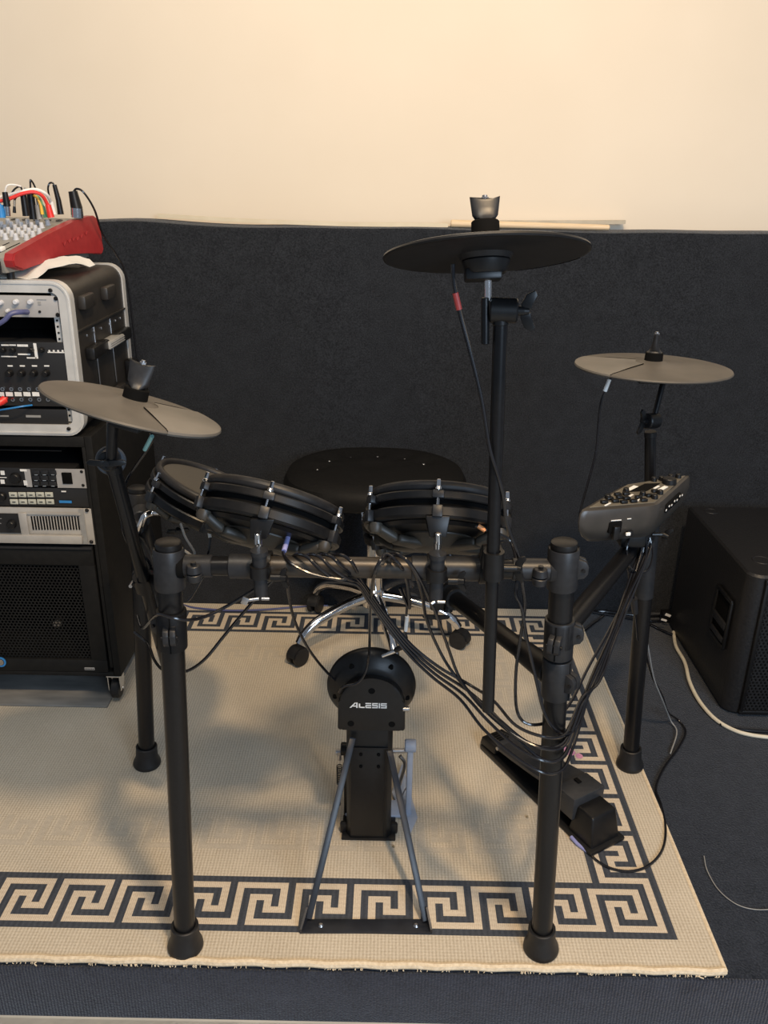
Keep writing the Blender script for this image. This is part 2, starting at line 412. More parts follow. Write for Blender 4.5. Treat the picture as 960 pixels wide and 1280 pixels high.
def tjoint(L, toward, z1, z0):
    b = NB(); a = onleg(L, z0); c = onleg(L, z1)
    lathe(b, [(.0187, 0), (.0225, 0), (.0232, .0015), (.0232, (c-a).length-.0015), (.0222, (c-a).length), (.0215, (c-a).length-.002), (.019, (c-a).length-.002)], M4(a, frame(c-a)), 32)
    j = part('top_joint', b, 'plastic_grey', rk)
    b = NB(); d = L[2]
    lathe(b, [(.0, .010), (.0165, .010), (.0192, .0085), (.0197, .006), (.0197, -.002), (0, -.002)], M4(c, frame(d)), 28)
    part('end_cap', b, 'plastic', j)
    return j
jFL = tjoint(FL, None, tFL.z, onleg(FL, tFL.z-.066).z); jFR = tjoint(FR, None, tFR.z, onleg(FR, tFR.z-.066).z)
jBL = tjoint(BL, None, tBL.z, tBL.z-.07)
# crossbar
zx = .783
cL = V((onleg(FL, zx-.004).x, YP, zx-.004)); cR = V((onleg(FR, zx).x, YP, zx))
ax = (cR-cL).normalized()
def bx(u): return cL + ax*((at(u, 709, YP).x-cL.x)/ax.x)
b = NB(); cyl(b, bx(228), bx(690), .0145, seg=28); part('crossbar_core', b, 'tube', rk)
b = NB(); cyl(b, bx(330), bx(518), .0160, seg=32, ch=.001); part('crossbar', b, 'tube_sat', rk, 'satin bronze-black centre tube')
b = NB(); cyl(b, bx(287), bx(332), .0185, seg=32, ch=.0015); part('crossbar_sleeve', b, 'plastic_grey', rk)
b = NB(); cyl(b, bx(514), bx(602), .0185, seg=32, ch=.0015); part('crossbar_sleeve', b, 'plastic_grey', rk)
def elbow(u0, u1, screw_u):
    b = NB(); cyl(b, bx(u0), bx(u1), .0168, seg=28, ch=.001); e = part('joint_sleeve', b, 'plastic_grey', rk)
    b = NB(); c = bx(screw_u)+V((0, -.018, 0))
    cyl(b, c+V((0, 0, -.016)), c+V((0, 0, -.004)), .010, .0115, 20, .001); cyl(b, c+V((0, 0, -.002)), c+V((0, 0, .010)), .0115, .010, 20, .001)
    box(b, c+V((0, .006, -.003)), (.022, .014, .022), bev=.003); part('pinch_lug', b, 'plastic_grey', e)
    b = NB(); cyl(b, c+V((0, 0, .008)), c+V((0, 0, .0145)), .0042, seg=6); cyl(b, c+V((0, 0, .0135)), c+V((0, 0, .0137)), .0025, seg=6); part('hex_bolt', b, 'tube', e)
elbow(229, 266, 246); elbow(640, 690, 673)
b = NB(); lathe(b, [(.0, .0), (.021, 0), (.018, .008), (.0145, .010)], M4(bx(228)-ax*.004, frame(ax)), 24); part('joint_flange', b, 'void', rk)
b = NB(); lathe(b, [(.0, .0), (.021, 0), (.018, .008), (.0145, .010)], M4(bx(690)+ax*.004, frame(-ax)), 24); part('joint_flange', b, 'plastic_grey', rk)
# leg collars with pinch bolts
def collar(L, z0, z1, sgn, ear_az, name='leg_collar', ring_=True):
    a, c = onleg(L, z0), onleg(L, z1); H = (c-a).length; fr = frame(c-a)
    b = NB(); g_ = 0 if ring_ else .0
    lathe(b, [(.0187, 0), (.0222, 0), (.0228, .001), (.0228, H-.001), (.0222, H), (.0187, H)], M4(a, fr), 32)
    k = part(name, b, 'plastic_grey', rk)
    b = NB(); dirv = V((math.cos(ear_az), math.sin(ear_az), 0)); m = (a+c)/2; t = V((-dirv.y, dirv.x, 0))
    for s in (-1, 1):
        R = Matrix((dirv, t, V((0, 0, 1)))).transposed()
        cen = m+dirv*.028+t*(s*.0052)
        pr = [(-.010, -.017), (.004, -.013), (.0085, -.006), (.0085, .006), (.004, .013), (-.010, .017)]
        prism(b, pr, .0085, M4(cen-t*.00425, Matrix((dirv, V((0, 0, 1)), t)).transposed()), .0012)
    part('pinch_ear', b, 'plastic_grey', k)
    b = NB(); cyl(b, m+dirv*.029-t*.0125, m+dirv*.029+t*.0125, .0028, seg=12); part('pinch_bolt', b, 'tube', k)
    b = NB(); q = (a+c)/2+V((math.cos(ear_az), math.sin(ear_az), 0))*.0222; box(b, q, (.0022, .0022, H*.96), frame(c-a)); part('split_line', b, 'void', k)
    return k
collar(FR, .636, .698, 1, -2.0); collar(FR, .562, .632, 1, -.75)
collar(FL, .640, .705, 1, -1.45)
collar(FL, .640, .705, 1, 2.6, 'wing_collar')
collar(FR, .655, .700, 1, -.15, 'wing_collar'); collar(FR, .770, .806, 1, -.1, 'joint_collar')
# side bars
b = NB(); s0 = onleg(FL, .672); s1 = onleg(BL, tBL.z-.035); cyl(b, s0, s1, .0150, seg=24); wl = part('side_bar', b, 'tube', rk)
b = NB(); s0r = onleg(FR, .668); s1r = onleg(BR, .636); cyl(b, s0r, s1r, .0165, seg=24); wr = part('side_bar', b, 'tube', rk)
dr = (s1r-s0r).normalized()
b = NB(); ring(b, s1r-dr*.10, dr, .0165, .045, .008); ring(b, s1r-dr*.072, dr, .0165, .006, .0105); part('joint_sleeve', b, 'plastic_grey', wr)
b = NB(); a = onleg(BR, .47); c = onleg(BR, .672)
lathe(b, [(.0187, 0), (.0205, 0), (.0205, (c-a).length), (.0, (c-a).length)], M4(a, frame(c-a)), 28); part('top_joint', b, 'plastic_grey', rk)
# arm carrying the rear right pad
a0 = onleg(FR, .597); a1 = at(560, 742, 1.46)
b = NB(); cyl(b, a0, a1, .0165, seg=28); ar = part('rear_arm', b, 'tube', rk)
da = (a1-a0).normalized()
b = NB(); cyl(b, a0+da*.015, a0+da*.10, .022, .0195, 24, .002); part('joint_sleeve', b, 'plastic', ar)
b = NB(); cyl(b, a1-da*.035, a1+da*.035, .0215, .0215, 28, .002); part('end_collar', b, 'plastic', ar)
b = NB(); ring(b, a1-da*.0365, da, .0165, .002, .0055); part('end_ring', b, 'plastic_grey', ar)
# ================================================================== DRUM PADS
def wingnut(b, c, axis, r=.012, up=V((0, 0, 1))):
    a = V(axis).normalized(); f = frame(a, up)
    cyl(b, c, V(c)+a*.010, .0055, .0045, 12)
    if abs(a.y) < .7:
        rad = (V((0, 0, 1))-a*a.z).normalized(); tn = rad.cross(a)
        for s in (-1, 1):
            pr = [(.002, .0), (.55*r, .0), (1.25*r, .35*r), (1.5*r, .95*r), (1.1*r, 1.15*r), (.55*r, .75*r), (.002, .75*r)]
            fm = Matrix((rad*s, a, (rad*s).cross(a))).transposed()
            prism(b, pr, .0045, M4(V(c)-(rad*s).cross(a)*.00225, fm), .001)
        return
    for s in (-1, 1):
        pr = [(0, -.0045), (.6*r, -.0050), (1.5*r, -.0030), (1.75*r, .001), (1.45*r, .0055), (.7*r, .0045), (0, .0045)]
        pr = [(s*x, y) for x, y in pr] if s > 0 else [(s*x, y) for x, y in pr][::-1]
        prism(b, pr, .004, M4(V(c)+a*.004, f), .0008)
def make_pad():
    t = thing('drum_pad', 'x', 'drum pad', (0, 0, 0))
    b = NB()
    lathe(b, [(.0, -.004), (.102, -.004), (.1025, -.006), (0, -.006)], seg=56); part('mesh_head', b, 'mesh', t)
    b = NB()
    pr = [(.1020+.0055+.0065*math.cos(a), -.004+.0085*math.sin(a)) for a in [2*PI*k/14 for k in range(14)]]; lathe(b, pr+pr[:1], seg=72)
    part('rubber_rim', b, 'rubber', t)
    b = NB(); lathe(b, [(.108, -.013), (.1155, -.0125), (.1170, -.0145), (.1170, -.0235), (.1155, -.025), (.108, -.025), (.108, -.013)], seg=72); part('upper_hoop', b, 'plastic', t)
    b = NB(); lathe(b, [(.100, -.012), (.107, -.012), (.107, -.052), (.098, -.056), (.098, -.012)], seg=64); part('shell', b, 'void', t)
    b = NB(); lathe(b, [(.107, -.036), (.1160, -.0355), (.1180, -.038), (.1180, -.050), (.1150, -.0535), (.107, -.054), (.107, -.036)], seg=72); part('lower_hoop', b, 'plastic', t)
    # underside dish with curved arms
    b = NB(); lathe(b, [(0, -.085), (.030, -.085), (.040, -.082), (.052, -.070), (.060, -.066), (.062, -.058), (0, -.056)], seg=48)
    for k in (0, 1, 2, 3, 5):
        an = PI/6+k*PI/3; d = V((math.cos(an), math.sin(an), 0)); s = V((-d.y, d.x, 0))
        def ap(l, w, z): return d*l+s*w+V((0, 0, z))
        for (l0, w0, z0, l1, w1, z1) in ((.030, .020, -.078, .075, .015, -.076), (.075, .015, -.076, .108, .0115, -.062)):
            hexa(b, [ap(l0, -w0, z0-.006), ap(l1, -w1, z1-.006), ap(l1, w1, z1-.006), ap(l0, w0, z0-.006), ap(l0, -w0, z0+.008), ap(l1, -w1, z1+.008), ap(l1, w1, z1+.008), ap(l0, w0, z0+.008)], .005, 3)
        lathe(b, [(0, -.071), (.008, -.070), (.0115, -.064), (.0115, -.055), (0, -.054)], M4(d*.109), 20)
    part('base_casing', b, 'casing', t)
    b = NB(); lathe(b, [(.058, -.064), (.098, -.060), (.104, -.055), (.058, -.058), (.058, -.064)], seg=48); part('base_plate', b, 'plastic', t)
    for k in range(6):
        an = -PI/2+k*PI/3; d = V((math.cos(an), math.sin(an), 0)); s = V((-d.y, d.x, 0)); R = Matrix((d, s, V((0, 0, 1)))).transposed()
        b = NB(); box(b, d*.1215+V((0, 0, -.0455)), (.011, .015, .0185), R, .002); box(b, d*.117+V((0, 0, -.0195)), (.015, .0175, .0125), R, .002)
        lg = part('lug', b, 'plastic_grey', t)
        b = NB(); c = d*.1215
        cyl(b, c+V((0, 0, -.037)), c+V((0, 0, -.008)), .0021, seg=10); cyl(b, c+V((0, 0, -.0135)), c+V((0, 0, -.0085)), .0052, .0046, 12, .0008); cyl(b, c+V((0, 0, -.0085)), c+V((0, 0, .0025)), .0034, .0030, 6, .0006)
        part('tension_rod', b, 'chrome', lg)
    return t
def normal_mat(c, n, az=0.):
    n = V(n).normalized(); a = V((0, 1, 0)).cross(n).normalized(); bb = n.cross(a)
    R = Matrix((a, bb, n)).transposed() @ Matrix.Rotation(az, 3, 'Z')
    return M4(c, R)
pad = make_pad()
pads = [pad]+[copy_tree(pad) for _ in range(3)]
spec = [((.082, 1.242, .837), (.043, .56, .828), math.radians(-5.2), 'drum pad at the front right of the rack, orange tape on its cable'),
        ((-.180, 1.235, .836), (.226, .537, .813), math.radians(-3.3), 'drum pad at the front left of the rack, leaning right, blue-violet tape on its cable'),
        ((-.324, 1.450, .775), (.41, .15, .90), math.radians(8), 'rear left drum pad held by the bent chrome rod, its mesh head partly in view'),
        (tuple(at(521, 634, 1.56)), (-.20, .20, .96), math.radians(12), 'rear right drum pad mostly hidden behind the front right pad')]
for p, (c, n, az, lb) in zip(pads, spec):
    place(p, normal_mat(c, n, az)); p['label'] = lb; p['group'] = 'drum pads on the rack'
def mount(p, c, n, u, key_):
    """boss under the front lug, rod, clamp sleeve in front of the crossbar"""
    W = MW[p]
    b = NB(); hi = W @ V((0, -.108, -.050)); lo = at(u, 672, 1.112)
    x = V((1, 0, 0)); dn = (lo-hi).normalized(); y = dn.cross(x)
    w0, w1, d0, d1 = .0180, .0120, .015, .011
    pts = [lo-x*w1-y*d1, lo+x*w1-y*d1, lo+x*w1+y*d1, lo-x*w1+y*d1, hi-x*w0-y*d0, hi+x*w0-y*d0, hi+x*w0+y*d0, hi-x*w0+y*d0]
    hexa(b, pts, .002); m = part('mount_boss', b, 'plastic', p)
    b = NB(); s = V((0, -.0135, 0)); cyl(b, lo+s+V((0, 0, -.004)), lo+s+V((0, 0, .013)), .0058, .0048, 12, .001); cyl(b, lo+V((0, -.006, -.02)), lo+V((0, -.006, .004)), .0055, seg=12); part('mount_rod', b, 'chrome', m)
    cx = at(u, 700, 1.072)
    b = NB(); cyl(b, V((cx.x, 1.075, .818)), V((cx.x, 1.075, .742)), .0108, .0100, 20, .001); cyl(b, V((cx.x, 1.075, .819)), V((cx.x, 1.075, .812)), .0128, seg=20)
    cl = part('clamp_sleeve', b, 'plastic_grey', p)
    b = NB(); ring(b, V((cx.x, 1.075, .786)), V((0, 0, 1)), .0108, .018, .004); box(b, V((cx.x, 1.078, .783)), (.030, .020, .020), bev=.004)
    ring(b, V((cx.x, YP, .7815)), V((1, 0, 0)), .0178, .026, .005); part('clamp_block', b, 'plastic', p)
    b = NB(); wc = V((cx.x+.016, 1.068, .779)); cyl(b, wc, wc+V((.016, 0, 0)), .0055, seg=12); wingnut(b, wc+V((.014, 0, 0)), V((1, -.3, .1)), .011); part('wing_nut', b, 'plastic', p)
    b = NB(); sg = 1 if key_ else .35
    cyl(b, V((cx.x-.002, 1.066, .745)), V((cx.x-.020*sg, 1.064, .743)), .0024, seg=10)
    if key_: box(b, V((cx.x-.022, 1.063, .743)), (.010, .004, .012), Euler((0, .4, 0)).to_matrix(), .001)
    cyl(b, V((cx.x+.002, 1.066, .745)), V((cx.x+.013, 1.066, .745)), .0024, seg=10); part('drum_key_screw', b, 'steel', p)
mount(pads[0], *spec[0][:2], 547, 0); mount(pads[1], *spec[1][:2], 324, 1)
# jacks on the two front pads
for p, uv, y, m, d in ((pads[0], (580, 652), 1.17, 'plastic', 0), (pads[1], (366, 660), 1.17, 'grey', 0)):
    pass
# rear left pad: bracket and bent chrome rod to the corner post
p = pads[2]; W = MW[p]
b = NB(); c = at(232, 640, 1.40)
hexa(b, [at(216, 655, 1.40), at(240, 655, 1.40), at(240, 655, 1.43), at(216, 655, 1.43), at(212, 612, 1.40), at(248, 628, 1.40), at(248, 626, 1.44), at(212, 610, 1.44)], .002); mb = part('mount_boss', b, 'plastic', p)
b = NB(); tube(b, [at(222, 640, 1.41), at(205, 641, 1.41), at(190, 641, 1.41), at(181, 645, 1.40), at(176, 655, 1.40), at(173, 663, 1.41), at(171, 668, 1.44)], .0058, 12, 6); part('bent_rod', b, 'chrome', p)
b = NB(); e = at(172, 664, 1.45); box(b, e, (.034, .030, .045), bev=.006); cyl(b, at(176, 650, 1.46), at(176, 640, 1.50), .018, seg=20, ch=.002); part('clamp_block', b, 'plastic_grey', p)
b = NB(); wingnut(b, at(222, 662, 1.40), V((.3, -1, -.2)), .012); part('wing_nut', b, 'plastic', p)
# rear right pad mounting to the arm
p = pads[3]; k = a1
b = NB(); cyl(b, k+V((0, -.02, -.03)), k+V((.0, .02, .085)), .0095, seg=16, ch=.001); part('mount_rod', b, 'plastic', p)
b = NB(); ring(b, k, da, .0215, .03, .006); box(b, k+V((-.022, -.012, -.008)), (.028, .03, .036), bev=.005); part('clamp_block', b, 'plastic', p)
b = NB(); wingnut(b, at(545, 770, 1.45), V((0, -1, .1)), .016); cyl(b, at(545, 748, 1.45), at(545, 772, 1.45), .0045, seg=10); part('wing_nut', b, 'plastic', p)
# ================================================================== CYMBAL PADS
def make_cymbal(R, top_m, sect_m, under_m, sec0, sec1, capaz=0., lift=False):
    t = thing('cymbal_pad', 'x', 'cymbal', (0, 0, 0))
    b = NB(); pr = [(0, .012), (.012, .012), (.020, .010), (.030, .0065), (R*.6, .0035), (R*.95, .0), (R-.0015, -.0015), (R, -.004), (R-.001, -.006), (R-.004, -.0065)]
    lathe(b, pr, seg=96); part('top_surface', b, top_m, t)
    b = NB(); lathe(b, [(R-.004, -.0065), (R*.6, -.0055), (.034, -.004), (.03, -.010), (0, -.010)], seg=96); part('underside', b, under_m, t)
    b = NB(); sg = 40; lathe(b, [(.034, .0068), (.036, .0078), (R*.6, .0046), (R*.95, .0012), (R-.0005, -.001), (R+.0006, -.004), (R-.001, -.0068)], seg=sg, a0=sec0, a1=sec1)
    part('playing_zone', b, sect_m, t)
    b = NB(); cyl(b, (0, 0, -.027), (0, 0, -.009), .026, .030, 32, .003); box(b, (-.004, -.0, -.028), (.045, .030, .014), bev=.003); part('hub', b, 'plastic', t)
    cap0 = Matrix.Rotation(capaz, 4, 'Z')
    b = NB(); zc_ = .010 if lift else 0
    cyl(b, (0, 0, .008), (0, 0, .0265+zc_), .0178, .0172, 32, .0015); part('felt_washer', b, 'void', t)
    # rubber wing cap: flared saddle
    b = NB(); rings = []
    N_ = 28
    for z, wx, wy, sad in ((.0265, .0085 if not capaz else .0135, .0150, 0), (.029, .0125, .0120, 0), (.035, .0158, .0085, 0), (.047, .0170, .0062, 0), (.057, .0180, .0058, .5), (.0625, .0186, .0050, 1)):
        rr = []
        for k in range(N_):
            a = 2*PI*k/N_; x = wx*math.copysign(abs(math.cos(a))**.8, math.cos(a)); y = wy*math.copysign(abs(math.sin(a))**.9, math.sin(a))
            rr.append(b.verts.new(cap0 @ V((x, y, z+(zc_*(1-(z-.0265)/.04) if lift else 0)+sad*(.0045*(x/.0185)**2-.003)))))
        rings.append(rr)
    for a_, c_ in zip(rings, rings[1:]):
        for k in range(N_): b.faces.new((a_[k], a_[(k+1) % N_], c_[(k+1) % N_], c_[k]))
    b.faces.new(rings[-1]); part('wing_cap', b, 'plastic_grey', t)
    b = NB(); cyl(b, (0, 0, .05), (0, 0, .0665), .0032, seg=12); cyl(b, (0, 0, .0605), (0, 0, .0640), .0050, seg=6); part('rod_tip', b, 'steel', t)
    return t
cr = make_cymbal(.127, 'plastic', 'rubber', 'rubber', .25, 1.15, 0., True)
place(cr, normal_mat((.115, 1.062, 1.235), (-.049, .259, .965), 0)); cr['label'] = 'highest black cymbal, seen from below, in front of the pale wall'; cr['group'] = 'cymbal pads'
hh = make_cymbal(.127, 'rubber_dusty', 'rubber_pad', 'rubber', -.95, .9)
place(hh, normal_mat((-.365, 1.142, 1.011), (.272, .15, .95), 0)); hh['label'] = 'tilted dusty grey cymbal at the left, above the equipment rack'; hh['group'] = 'cymbal pads'
rd = make_cymbal(.1525, 'rubber_dusty', 'rubber_pad', 'rubber', 2.5, 3.9, 1.25)
place(rd, normal_mat((.524, 1.642, .976), (.007, .027, 1), 0)); rd['label'] = 'level dusty grey cymbal at the right, above the drum module'; rd['group'] = 'cymbal pads'
def seam(p, R, a, z=.0085):
    b = NB(); W = MW[p]; d = V((math.cos(a), math.sin(a), 0))
    tube(b, [W @ (d*.036+V((0, 0, .0078))), W @ (d*R*.6+V((0, 0, .0047))), W @ (d*(R-.001)+V((0, 0, -.0008)))], .0007, 5, 3); part('seam', b, 'void', p)
seam(hh, .127, -.95); seam(hh, .127, .9); seam(rd, .1525, 2.5); seam(rd, .1525, 3.9)
for p, d in ((hh, V((-.02, 0, 0))), (rd, V((.02, -.01, 0)))):
    pass
# stands
def boom(name, label, tube_pts, r, joint, jaxis, rod_pts, wing_dir, rod_r=.0052, sleeve=None):
    t = thing(name, label, 'cymbal stand', tuple(tube_pts[0]), 'cymbal stands')
    b = NB(); cyl(b, tube_pts[0], tube_pts[1], r, seg=24, ch=.001); part('tube', b, 'tube', t)
    b = NB(); ja = V(jaxis).normalized(); cyl(b, V(joint)-ja*.017, V(joint)+ja*.018, .0158, .0155, 28, .002)
    td = (V(tube_pts[1])-V(tube_pts[0])).normalized(); cyl(b, V(tube_pts[1])-td*.002, V(tube_pts[1])+td*.010, r+.001, r+.001, 24, .001)
    part('tilter', b, 'plastic', t)
    b = NB(); cyl(b, V(joint)+ja*.016, V(joint)+ja*.026, .006, seg=14); wingnut(b, V(joint)+ja*.022, ja, .017, V(wing_dir)); part('wing_nut', b, 'plastic', t)
    b = NB(); cyl(b, rod_pts[0], rod_pts[1], rod_r, seg=14, ch=.0006); part('tilt_rod', b, 'steel' if rod_r < .0045 else 'tube', t)
    return t
# crash arm (clamped to the crossbar)
YC = 1.055
T0, T1 = at(610, 888, YC), at(625.5, 404, YC)
ca = boom('cymbal_stand', 'long upright arm clamped to the crossbar, carrying the highest cymbal', [T0, T1], .0093, at(629, 388, YC), (1, -.1, 0), [at(606.5, 430, YC-.004), at(606.5, 372, YC-.002)], (0, .5, 1))
b = NB(); cyl(b, at(609.5, 372, YC), at(610, 318, YC+.006), .0030, seg=12); cyl(b, at(610, 340, YC), at(610, 375, YC), .0048, seg=12); part('threaded_rod', b, 'chrome', ca)
b = NB(); cyl(b, at(602, 388, YC), at(610, 388, YC), .0035, seg=10); part('tilt_bolt', b, 'steel', ca)
b = NB(); q = at(617, 706, YC); ring(b, q, T1-T0, .0094, .042, .0055); box(b, q+V((0, .026, 0)), (.030, .022, .034), bev=.004); ring(b, V((q.x, YP, .783)), V((1, 0, 0)), .0180, .030, .005); cb = part('clamp', b, 'plastic', ca)
b = NB(); cyl(b, q+V((.014, -.002, -.004)), q+V((.034, -.002, -.004)), .0048, seg=12); wingnut(b, q+V((.030, 0, -.004)), V((1, -.5, 0)), .014, V((0, .3, 1))); part('clamp_wing_nut', b, 'plastic', ca)
# right arm out of the rear right post
B0 = onleg(BR, .64); B1 = at(813, 545, 1.615)
ra = boom('cymbal_stand', 'short upright arm rising behind the drum module to the right cymbal', [B0, B1], .0112, at(814, 526, 1.60), (-.75, -.6, .1), [at(815, 532, 1.60), at(829, 478, 1.635)], (0, .2, 1), .0058)
# left arm
L0_, L1_ = at(222, 880, 1.36), at(143, 588, 1.20)
la = boom('cymbal_stand', 'slanting arm behind the front left leg, carrying the left cymbal', [L0_, L1_], .0112, at(137, 574, 1.20), (.15, -.95, .1), [at(139, 584, 1.185), at(141, 520, 1.165)], (0, .2, 1), .0085)
b = NB(); q = at(139, 575, 1.218); lathe(b, [(0, 0), (.0215, 0), (.0235, .004), (.0215, .008), (.016, .008), (.014, .004), (0, .004)], M4(q, frame(V((.15, -.95, .15)))), 32); part('tilter_disc', b, 'disc', la)
b = NB(); q = at(181, 728, 1.275); ring(b, q, L1_-L0_, .0114, .030, .007); box(b, q+V((.0, .02, 0)), (.05, .03, .032), bev=.006); part('clamp', b, 'plastic', la)
b = NB(); q2 = at(163, 733, 1.248); cyl(b, q2, q2+V((0, .02, 0)), .0032, seg=12); part('clamp_bolt', b, 'steel', la)
# connecting rod from the high arms' cymbals to hubs
b = NB(); W = MW[hh]; cyl(b, W @ V((0, 0, -.026)), at(141, 524, 1.165), .0050, .0060, 14); part('cymbal_rod', b, 'tube', la)
# ================================================================== DRUM MODULE
mt = thing('drum_module', 'dark grey drum module with knobs and buttons under the right cymbal', 'drum module', tuple(at(790, 690, 1.48)))
z1 = .770
A, B_, C_, D_ = atz(720, 640, z1), atz(822, 632, z1), atz(866, 592, z1), atz(779, 606, z1)
def lerp(a, b, t): return a+(b-a)*t
dn = V((0, 0, -1)); cen = (A+B_+C_+D_)/4
def corner_loop(f, z, pw=.0):
    pts = []
    Q = [A, B_, C_, D_]
    for k in range(4):
        p, q, s = Q[k-1], Q[k], Q[(k+1) % 4]
        r = .022
        u = (p-q).normalized()*r; w = (s-q).normalized()*r
        for i in range(6):
            t = i/5; pts.append((q+u)*(1-t)**2+q*2*t*(1-t)+(q+w)*t*t)
    return [V(((p-cen).x*f, (p-cen).y*f, 0))+cen+V((0, 0, z)) for p in pts]
b = NB(); loops = [corner_loop(f, z) for f, z in ((.90, .001), (.97, -.001), (1.0, -.007), (1.012, -.022), (.99, -.038), (.92, -.054), (.82, -.066), (.72, -.070))]
vl = [[b.verts.new(p) for p in l] for l in loops]; n = len(vl[0])
for a_, c_ in zip(vl, vl[1:]):
    for k in range(n): b.faces.new((a_[k], a_[(k+1) % n], c_[(k+1) % n], c_[k]))
b.faces.new(vl[0][::-1]); b.faces.new(vl[-1])
M['mod'] = noise_mat('module_shell', (.034,.031,.027), (.048,.043,.038), .33, 30, .03, dist=.001)
M['modtop'] = noise_mat('module_fascia', (.10,.09,.072), (.15,.135,.105), .38, 12, .02, dist=.001)
body = part('casing', b, 'mod', mt)
ux = (B_-A).normalized(); uy = (D_-A); uy = (uy-ux*uy.dot(ux)).normalized(); LX = (B_-A).length; LY = (C_-B_).length
def mp(s, t, h=0.): return lerp(lerp(A, B_, s), lerp(D_, C_, s), t)+V((0, 0, .0015+h))
MR = Matrix((ux, uy, V((0, 0, 1)))).transposed()
b = NB(); q = [mp(.10, .10), mp(.92, .08), mp(.92, .93), mp(.10, .93)]; hexa(b, [p-V((0, 0, .001)) for p in q]+[p+V((0, 0, .0008)) for p in q], .0004, 1); part('fascia', b, 'modtop', mt)
b = NB(); q = [mp(.32, .56), mp(.60, .50), mp(.66, .74), mp(.40, .82)]; hexa(b, [p for p in q]+[p+V((0, 0, .002)) for p in q], .0004, 1); part('display', b, 'void', mt)
for s, t in ((.22, .20), (.22, .32), (.36, .2), (.34, .33), (.47, .26), (.24, .46), (.36, .44), (.50, .14), (.62, .14), (.62, .26), (.75, .14), (.75, .28), (.75, .42)):
    b = NB(); box(b, mp(s, t, .0035), (.013, .009, .006), MR, .0015); part('button', b, 'plastic', mt)
for s, t in ((.16, .38), (.28, .58), (.62, .36), (.86, .20), (.86, .34), (.48, .9), (.60, .88), (.72, .9), (.84, .88)):
    b = NB(); c = mp(s, t); cyl(b, c, c+V((0, 0, .009)), .0062, .0052, 16, .001); part('knob', b, 'plastic', mt)
b = NB(); c = mp(.80, .70); cyl(b, c, c+V((0, 0, .012)), .014, .013, 24, .0015); part('dial', b, 'plastic', mt)
for s, t, w, h in ((.30, .70, .030, .010), (.80, .52, .034, .008), (.45, .38, .02, .004), (.68, .60, .02, .004), (.3, .14, .02, .003), (.66, .2, .015, .003)):
    b = NB(); box(b, mp(s, t, .0012), (w, h, .001), Matrix.Rotation(.6, 3, 'Z') @ MR, 0); part('printed_mark', b, 'white', mt)
# rear face details: socket and labels, side slots
fr_ = (A+B_)/2; nrm_ = V((ux.y, -ux.x, 0))
def rf(s, z, out=.0): return lerp(A, B_, s)+nrm_*(out+.0005)+V((0, 0, z))
RM = Matrix((ux, V((0, 0, 1)), nrm_)).transposed()
b = NB(); box(b, rf(.50, -.036, -.004), (.026, .022, .012), RM, .002); part('cable_socket', b, 'void', mt)
b = NB(); box(b, rf(.50, -.022, .001), (.020, .0016, .001), RM); box(b, rf(.66, -.021, .001), (.008, .0014, .001), RM); part('printed_mark', b, 'white', mt)
b = NB(); box(b, rf(.50, -.045, .004), (.012, .026, .012), RM, .002); box(b, rf(.70, -.052, -.004), (.012, .012, .012), RM, .002); part('multi_pin_plug', b, 'plastic', mt)
b = NB(); box(b, rf(.66, -.050, .004), (.009, .006, .004), RM, .001); part('white_tag', b, 'white', mt)
uS = (C_-B_).normalized(); nS = V((uS.y, -uS.x, 0)); SM = Matrix((uS, V((0, 0, 1)), nS)).transposed()
b = NB(); box(b, lerp(B_, C_, .42)+nS*.000+V((0, 0, -.022)), (.085, .016, .008), SM, .001); part('side_jack_panel', b, 'void', mt)
b = NB()
for k in range(7): box(b, lerp(B_, C_, .20+.075*k)+nS*.0052+V((0, 0, -.022+.003*(k % 2))), (.004, .003, .001), SM)
part('side_jack_marks', b, 'white', mt)
b = NB(); e = at(783, 682, 1.47); cyl(b, e+V((0, 0, .03)), s1r-dr*.075+V((0, 0, .01)), .013, .012, 16); box(b, e+V((.005, 0, .02)), (.05, .05, .03), bev=.006); part('mounting_post', b, 'plastic', mt)
b = NB(); wingnut(b, at(829, 668, 1.50), V((1, -.5, -.3)), .013); cyl(b, at(815, 668, 1.50), at(829, 668, 1.50), .004, seg=10); part('wing_nut', b, 'plastic', mt)
# ================================================================== KICK TOWER
KY = 1.335
kt = thing('kick_drum_tower', 'black kick drum pad tower with white lettering, in the middle of the rug', 'kick drum pad', (-.028, 1.37, .009))
def kp(x, y): return V((-.028+x, y, 0))
tilt = Matrix.Rotation(math.radians(0), 3, 'X')
b = NB(); arch = [(-.066, .0), (-.063, -.004), (-.057, -.004), (-.056, .002), (.056, .002), (.057, -.004), (.063, -.004), (.066, .0), (.066, .040)]
arch = [(-.066, .0), (-.060, -.004), (-.056, .001), (.056, .001), (.060, -.004), (.066, .0), (.065, .055)]+[(.062*math.cos(a), .058+.058*math.sin(a)) for a in [PI*k/18 for k in range(0, 19)]]+[(-.065, .055)]
AM = M4((-.025, KY, .315), Matrix((V((1, 0, 0)), V((0, .02, 1)).normalized(), V((0, -1, .02)).normalized())).transposed())
prism(b, arch, .026, AM @ Matrix.Translation((0, 0, -.026)), .003); fc = part('front_cover', b, 'plastic', kt)
def face(x, y, d=.0006): return AM @ V((x, y, d))
FRm = AM.to_3x3()
for x, y in ((0, .088), (-.040, .013), (.040, .013)):
    b = NB(); lathe(b, [(0, .0002), (.0055, .0002), (.0062, .0008), (.0066, 0)], M4(face(x, y, 0), FRm), 20); part('screw_hole', b, 'void', fc)
